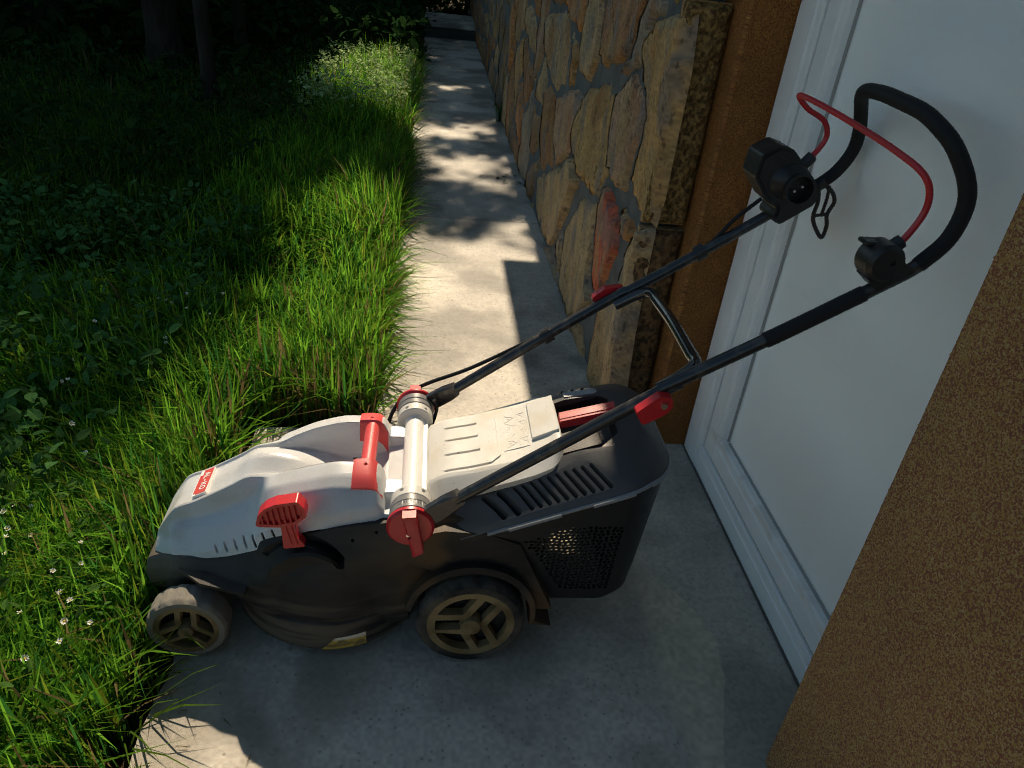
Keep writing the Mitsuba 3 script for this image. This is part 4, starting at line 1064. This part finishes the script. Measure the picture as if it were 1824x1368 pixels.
# pull leaves into clumps
clump = rg.normal(0, .06, C.shape)
C += clump
extra_n = 30000   # crowns go on over the garden to the left and behind
E_ = np.column_stack([rg.uniform(-9, -1.5, extra_n), rg.uniform(-6, 16, extra_n), rg.uniform(4.5, 8, extra_n)])
keep = (E_[:, 0] < -6.5 + .0 * E_[:, 1]) | (E_[:, 1] - .7 * E_[:, 2] > 4)
E_ = E_[keep]
Call = np.vstack([C, E_])
near_t = cKDTree(tp + np.array([0, 2.0])).query(Call[:, :2])[1]
for i, (x, y, r, lab) in enumerate(TREES):
    k = thing('tree', lab, 'tree')
    lean = np.array([rg.uniform(-.12, .12), rg.uniform(.1, .4)])
    base = np.array([x, y, -.05])
    topz = 7.6
    pth = spline([base, base + [lean[0] * .15, lean[1] * .1, 1.2], base + [lean[0] * .7, lean[1] * .9, 3.2], base + [lean[0] * 2, lean[1] * 3, topz]], 8)
    rad = np.interp(pth[:, 2], [-.05, .25, 2, topz], [r * 1.5, r, r * .85, r * .35])
    parts = [sweep(pth, rad, 12)]
    for q in range(5):
        z0 = rg.uniform(3.2, 6.4)
        j = int(np.argmin(abs(pth[:, 2] - z0)))
        a = rg.uniform(0, 2 * math.pi)
        e = pth[j] + np.array([math.cos(a) * 1.2, math.sin(a) * 1.2 + .8, 1.2])
        m_ = (pth[j] + e) / 2 + [0, 0, .15]
        parts.append(sweep(spline([pth[j], m_, e], 5), np.linspace(r * .4, r * .1, 11), 8))
    obj('trunk', cat(parts), 'm_bark', k, 40)
    c = Call[near_t == i]
    if len(c):
        base_c = np.array([.045, .095, .018]) * rg.uniform(.55, 1.25, (len(c), 1)) * np.array([1, 1, 1])
        v, f, col = leaf_quads(c, rg.uniform(.10, .165, len(c)), rg, base_c)
        obj('crown', (v, f), 'm_leaf', k, smooth=False, color=col)

# ------------------------------------------------------------------ grass
def in_garden(p, edge=.0):
    """left of the path and of the pad, with a ragged margin"""
    wob = .03 * (meshkit.fbm(np.column_stack([p[:, 1] * 5, p[:, 1] * 0, p[:, 1] * 0]), 3, 31) - .5)
    lim = np.where(p[:, 1] < 1.615 + wob, -.432, -.120) + wob + edge
    return p[:, 0] < lim
def blades(base, h, w, lean_dir, lean, rng, tones):
    n = len(base)
    t = np.array([0, .35, .7, 1.0])
    W = np.stack([-lean_dir[:, 1], lean_dir[:, 0]], 1)
    tw = rng.uniform(-.9, .9, n)
    Wd = np.stack([W[:, 0] * np.cos(tw) + lean_dir[:, 0] * np.sin(tw), W[:, 1] * np.cos(tw) + lean_dir[:, 1] * np.sin(tw)], 1)
    vs = []
    cols = []
    for k, (tt, ww) in enumerate(zip(t, (.8, 1.0, .75, 0))):
        off = (h * lean * tt**1.9)[:, None] * lean_dir
        z = h * (tt - .38 * np.minimum(lean, 1.6) * tt**2.4)
        c = np.column_stack([base[:, :2] + off, base[:, 2] + z])
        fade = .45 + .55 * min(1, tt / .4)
        if ww:
            e = np.column_stack([Wd, np.zeros(n)]) * (w * ww / 2)[:, None]
            vs += [c - e, c + e]
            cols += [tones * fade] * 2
        else:
            vs.append(c)
            cols.append(tones)
    V = np.stack(vs, 1)
    f = np.array([[0, 1, 3], [0, 3, 2], [2, 3, 5], [2, 5, 4], [4, 5, 6]])
    F = (f[None] + np.arange(n)[:, None, None] * 7).reshape(-1, 3)
    return V.reshape(-1, 3), F, np.stack(cols, 1).reshape(-1, 3)
def grow(n, x0, x1, y0, y1, hmin, hmax, wmin, wmax, rng, dens=None, edge_lean=True):
    p = np.column_stack([rng.uniform(x0, x1, n), rng.uniform(y0, y1, n)])
    # tufts
    tuft = rng.integers(0, max(1, n // 14), n)
    tc = np.column_stack([rng.uniform(x0, x1, n // 14 + 1), rng.uniform(y0, y1, n // 14 + 1)])
    mixed = rng.uniform(0, 1, n) < .65
    p[mixed] = tc[tuft[mixed]] + rng.normal(0, .018, (mixed.sum(), 2))
    ok = in_garden(p)
    if dens is not None:
        ok &= rng.uniform(0, 1, n) < dens(p)
    p = p[ok]
    n = len(p)
    patch = meshkit.fbm(np.column_stack([p * 2.3, np.zeros(n)]), 3, 41)
    h = rng.uniform(hmin, hmax, n) * (.6 + .8 * patch)
    a = rng.uniform(0, 2 * math.pi, n)
    flow = meshkit.fbm(np.column_stack([p * 1.2, np.zeros(n)]), 2, 43) * 8
    d = np.stack([np.cos(a) + .7 * np.cos(flow), np.sin(a) + .7 * np.sin(flow) - .25], 1)
    lim = np.where(p[:, 1] < 1.575, -.415, -.120)
    near_edge = np.exp(-np.maximum(lim - p[:, 0], 0) / .06)
    d[:, 0] += near_edge * np.where(p[:, 1] < 1.4, -.9, .45)
    back = np.exp(-np.maximum(p[:, 1] - 1.6, 0) / .10) * ((p[:, 0] > -.45) & (p[:, 1] > 1.5))
    d[:, 1] += 1.3 * back
    d /= np.linalg.norm(d, axis=1, keepdims=True) + 1e-9
    lean = np.abs(rng.normal(.55, .35, n))
    tone = np.array([.15, .345, .030]) * rng.uniform(.45, 1.5, (n, 1))
    shade_zone = ((p[:, 0] < -.95) & (p[:, 1] > 2.4)) | (p[:, 1] > 7.4)    # shade under the trees, painted into the blade colour
    tone[shade_zone] *= np.array([.42, .40, .6])
    yel = (rng.uniform(0, 1, n) < .12) & ~shade_zone
    tone[yel] = np.array([.22, .29, .03]) * rng.uniform(.7, 1.2, (yel.sum(), 1))
    dark = (rng.uniform(0, 1, n) < .2) & ~shade_zone
    tone[dark] = np.array([.045, .17, .03]) * rng.uniform(.7, 1.2, (dark.sum(), 1))
    dead = rng.uniform(0, 1, n) < .03 + .16 * near_edge + .25 * back
    tone[dead] = np.array([.20, .15, .07])
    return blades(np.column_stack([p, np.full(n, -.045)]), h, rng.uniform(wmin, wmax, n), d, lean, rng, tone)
rb_ = np.random.default_rng(8)
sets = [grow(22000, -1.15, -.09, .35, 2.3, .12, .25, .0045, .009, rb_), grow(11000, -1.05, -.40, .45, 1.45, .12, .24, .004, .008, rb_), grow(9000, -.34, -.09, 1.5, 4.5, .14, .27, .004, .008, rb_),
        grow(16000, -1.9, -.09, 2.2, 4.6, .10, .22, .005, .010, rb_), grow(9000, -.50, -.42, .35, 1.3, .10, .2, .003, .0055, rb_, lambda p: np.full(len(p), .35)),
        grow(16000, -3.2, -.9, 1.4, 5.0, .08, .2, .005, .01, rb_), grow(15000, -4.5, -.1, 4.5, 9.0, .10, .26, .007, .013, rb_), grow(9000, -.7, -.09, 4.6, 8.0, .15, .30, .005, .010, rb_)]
# stray blades leaning over the pad and the front wheel
nb = 16
bp = np.column_stack([rb_.uniform(-.44, -.405, nb), rb_.uniform(.62, 1.0, nb), np.full(nb, -.04)])
dd = np.column_stack([np.ones(nb), rb_.normal(-.3, .6, nb)]); dd /= np.linalg.norm(dd, axis=1, keepdims=True)
sets.append(blades(bp, rb_.uniform(.12, .22, nb), rb_.uniform(.003, .0055, nb), dd, rb_.uniform(.3, 1.1, nb), rb_, np.tile([.085, .16, .02], (nb, 1))))
nb = 46
bp = np.column_stack([rb_.uniform(-.47, -.405, nb), rb_.uniform(.80, .872, nb), np.full(nb, -.04)])
dd = np.column_stack([rb_.normal(.5, .5, nb), rb_.normal(-.1, .5, nb)]); dd /= np.linalg.norm(dd, axis=1, keepdims=True)
sets.append(blades(bp, rb_.uniform(.08, .17, nb), rb_.uniform(.003, .006, nb), dd, rb_.uniform(.1, .7, nb), rb_, np.array([.14, .29, .03]) * rb_.uniform(.6, 1.3, (nb, 1))))
def join(sets):
    V, F, K, o = [], [], [], 0
    for v, f, c in sets:
        V.append(v); F.append(f + o); K.append(c); o += len(v)
    return np.vstack(V), np.vstack(F), np.vstack(K)
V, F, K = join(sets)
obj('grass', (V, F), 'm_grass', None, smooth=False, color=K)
tag('grass', 'tall uncut green grass beside the path', 'grass', kind='stuff')

# broad-leaved weeds and ivy under the trees
def weeds(n_plants, x0, x1, y0, y1, leaf, rng, hmax=.16, tone=(.04, .10, .03), per=7):
    p = np.column_stack([rng.uniform(x0, x1, n_plants), rng.uniform(y0, y1, n_plants)])
    p = p[in_garden(p, -.03)]
    n = len(p)
    c = np.repeat(p, per, 0) + rng.normal(0, leaf * .8, (n * per, 2))
    c = c[:, :2]
    z = rng.uniform(.02, hmax, n * per)
    col = np.array(tone) * rng.uniform(.6, 1.4, (n * per, 1))
    return leaf_quads(np.column_stack([c, z]), leaf * rng.uniform(.6, 1.3, n * per), rng, col, .3, .55, True)
rw = np.random.default_rng(21)
wv = [weeds(620, -2.0, -.62, 1.2, 3.0, .032, rw, .17, (.065, .16, .05)), weeds(90, -.95, -.5, .5, 1.3, .022, rw, .14, (.06, .13, .03)), weeds(900, -4.5, -.8, 3.0, 7.0, .05, rw, .2, (.025, .06, .018)),  # farther weeds toned darker, tree shade put into the leaf colour
      weeds(2600, -7, -.12, 6.8, 14, .09, rw, .45, (.022, .055, .016)), weeds(700, -.85, -.12, 4.9, 7.2, .026, rw, .24, (.34, .46, .20)), weeds(1500, -8, -1.5, 6.0, 14, .16, rw, 1.1, (.018, .042, .012))]  # pale patch beside the path has sun and glints painted into its tone
V, F, K = join(wv)
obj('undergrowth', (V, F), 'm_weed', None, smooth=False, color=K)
tag('undergrowth', 'broad-leaved weeds and ivy covering the shaded ground under the trees', 'undergrowth', kind='stuff')

# shrubs closing the view beyond the step
rsn = np.random.default_rng(31)
for x, y, w_, hgt, lab in ((-.55, 11.9, .75, 1.3, 'leafy green shrub at the left side of the far step'), (.45, 12.2, .8, 1.4, 'green shrub straight behind the far step'), (-1.9, 12.6, 1.1, 2.0, 'dark shrub behind the tree trunks'), (-4.4, 11.2, 1.6, 2.4, 'large dark shrub at the top left corner'), (-6.8, 9.6, 1.6, 2.4, 'dark shrub outside the left edge')):
    k = thing('shrub', lab, 'shrub')
    n = 2600
    d = rsn.normal(0, 1, (n, 3)); d /= np.linalg.norm(d, axis=1, keepdims=True)
    rr = rsn.uniform(.45, 1, n) ** .5
    lump = .75 + .5 * meshkit.noise(d * 2.2 + y, 3)
    c = np.array([x, y, hgt * .5]) + d * (rr * lump)[:, None] * np.array([w_, w_ * .8, hgt * .55])
    c = c[c[:, 2] > .0]
    col = np.array([.045, .10, .018]) * rsn.uniform(.5, 1.4, (len(c), 1))
    v, f, cc = leaf_quads(c, rsn.uniform(.07, .13, len(c)), rsn, col, .3, .6)
    obj('foliage', (v, f), 'm_leaf', k, smooth=False, color=cc)
    stems = [sweep(spline([(x + rsn.uniform(-.1, .1), y, -.05), (x + rsn.uniform(-.3, .3), y + rsn.uniform(-.2, .2), hgt * .4), (x + rsn.uniform(-.5, .5), y + rsn.uniform(-.3, .3), hgt * .8)], 4), np.linspace(.025, .008, 9), 6) for q in range(5)]
    obj('stem', cat(stems), 'm_bark', k, 40)

# ------------------------------------------------------------------ flowers, litter, small weed
FL = [(-0.73, 1.96), (-0.73, 2.02), (-0.71, 2.0), (-0.66, 1.87), (-0.64, 1.91), (-0.66, 1.78), (-0.65, 1.75), (-0.84, 1.81), (-0.82, 1.62), (-0.79, 1.52), (-0.81, 1.53), (-0.71, 1.34), (-0.66, 1.27), (-0.81, 1.25), (-0.79, 1.21), (-0.77, 1.98), (-0.68, 2.05), (-0.58, 2.05), (-0.6, 1.97), (-0.75, 1.12), (-0.7, 1.12), (-0.72, 1.07), (-0.68, 1.06), (-0.7, 1.03), (-0.69, 1.0), (-0.59, 0.95), (-0.57, 0.92), (-0.57, 1.01), (-0.6, 0.86), (-0.54, 0.86), (-0.49, 0.84), (-0.54, 0.89), (-0.51, 0.79), (-0.56, 0.78), (-0.56, 0.98), (-0.71, 1.09)]
rf = np.random.default_rng(4)
for i, (x, y) in enumerate(FL):
    k = thing('daisy', *(('small white daisy among the shaded weeds left of the mower', 'flower', 'white daisies in the shaded weeds') if y > 1.2 else ('small white daisy blooming in the sunlit grass at the lower left', 'flower', 'white daisies in the sunlit grass')))
    z = .12 + rf.uniform(-.015, .04)
    nrm = np.array([rf.normal(.1, .35), rf.normal(-.2, .35), 1.0]); nrm /= np.linalg.norm(nrm)
    u = np.cross(nrm, [0, 1, 0]); u /= np.linalg.norm(u); w = np.cross(nrm, u)
    R = rf.uniform(.0036, .0062)
    v, f, o = [], [], 0
    c0 = np.array([x, y, z])
    for q in range(11):
        a = q * 2 * math.pi / 11 + rf.uniform(-.1, .1)
        e = math.cos(a) * u + math.sin(a) * w + rf.uniform(0, .9) * nrm
        t = -math.sin(a) * u + math.cos(a) * w
        v += [c0 + e * R * .2, c0 + e * R * .75 + t * R * .2 + nrm * R * .1, c0 + e * R, c0 + e * R * .75 - t * R * .2 + nrm * R * .1]
        f += [(o, o + 1, o + 2), (o, o + 2, o + 3)]
        o += 4
    obj('petals', (np.array(v), np.array(f)), 'm_petal', k, smooth=False, color=np.tile([.72, .72, .68], (len(v), 1)))
    eye = trimesh.creation.icosphere(1, R * .3); eye.apply_translation(c0 + nrm * R * .08)
    obj('eye', eye, 'm_petal', k, smooth=True, color=np.tile([.55, .40, .03], (len(eye.vertices), 1)))
    stm = sweep(spline([(x + rf.normal(0, .02), y + rf.normal(0, .02), -.04), (x, y, z * .6), c0], 4), .0011, 5)
    obj('stem', stm, 'm_petal', k, smooth=True, color=np.tile([.05, .12, .02], (len(stm.vertices), 1)))
LT = [(0.29, 3.99), (0.33, 4.01), (0.36, 3.99), (0.39, 3.99), (0.44, 4.06), (0.48, 4.04), (0.42, 3.91), (0.47, 3.92)]
for x, y in LT:
    v, f, c = leaf_quads(np.array([[x, y, .006]]), np.array([rf.uniform(.022, .036)]), rf, np.array([[.03, .045, .015]]), .5, .12)
    k = obj('fallen_leaf', (v, f), 'm_leaf', None, smooth=False, color=c)
    tag(k, 'small dark leaf lying on the sunlit path by the stone wall', 'leaf', 'fallen leaves on the path')
nc = 130
cx_ = np.concatenate([-.11 + np.abs(rf.normal(0, .07, 100)), -.40 + np.abs(rf.normal(0, .05, 30))])
cy_ = np.concatenate([rf.uniform(1.6, 5.5, 100), rf.uniform(.6, .86, 30)])
ca = rf.uniform(0, 6.28, nc)
cl_ = blades(np.column_stack([cx_, cy_, np.full(nc, .004)]), rf.uniform(.008, .03, nc), rf.uniform(.0012, .0025, nc), np.column_stack([np.cos(ca), np.sin(ca)]), np.full(nc, 1.0), rf, np.array([.16, .14, .06]) * rf.uniform(.4, 1.3, (nc, 1)))
cl_[0][:, 2] = .003 + (cl_[0][:, 2] - .004) * .12
obj('grass_clippings', (cl_[0], cl_[1]), 'm_grass', None, smooth=False, color=cl_[2])
tag('grass_clippings', 'dry grass clippings scattered along the edge of the concrete', 'grass clippings', kind='stuff')
rq = np.random.default_rng(14)
nl = 16
a = rq.uniform(0, 6.28, nl)
v1 = blades(np.column_stack([np.full(nl, .485) + rq.normal(0, .01, nl), 5.45 + rq.normal(0, .02, nl), np.zeros(nl)]), rq.uniform(.1, .2, nl), rq.uniform(.006, .014, nl), np.column_stack([np.cos(a), np.sin(a)]), rq.uniform(.4, 1.2, nl), rq, np.tile([.06, .13, .05], (nl, 1)))
obj('weed', (v1[0], v1[1]), 'm_grass', None, smooth=False, color=v1[2])
tag('weed', 'little green weed growing at the foot of the stone wall', 'weed')
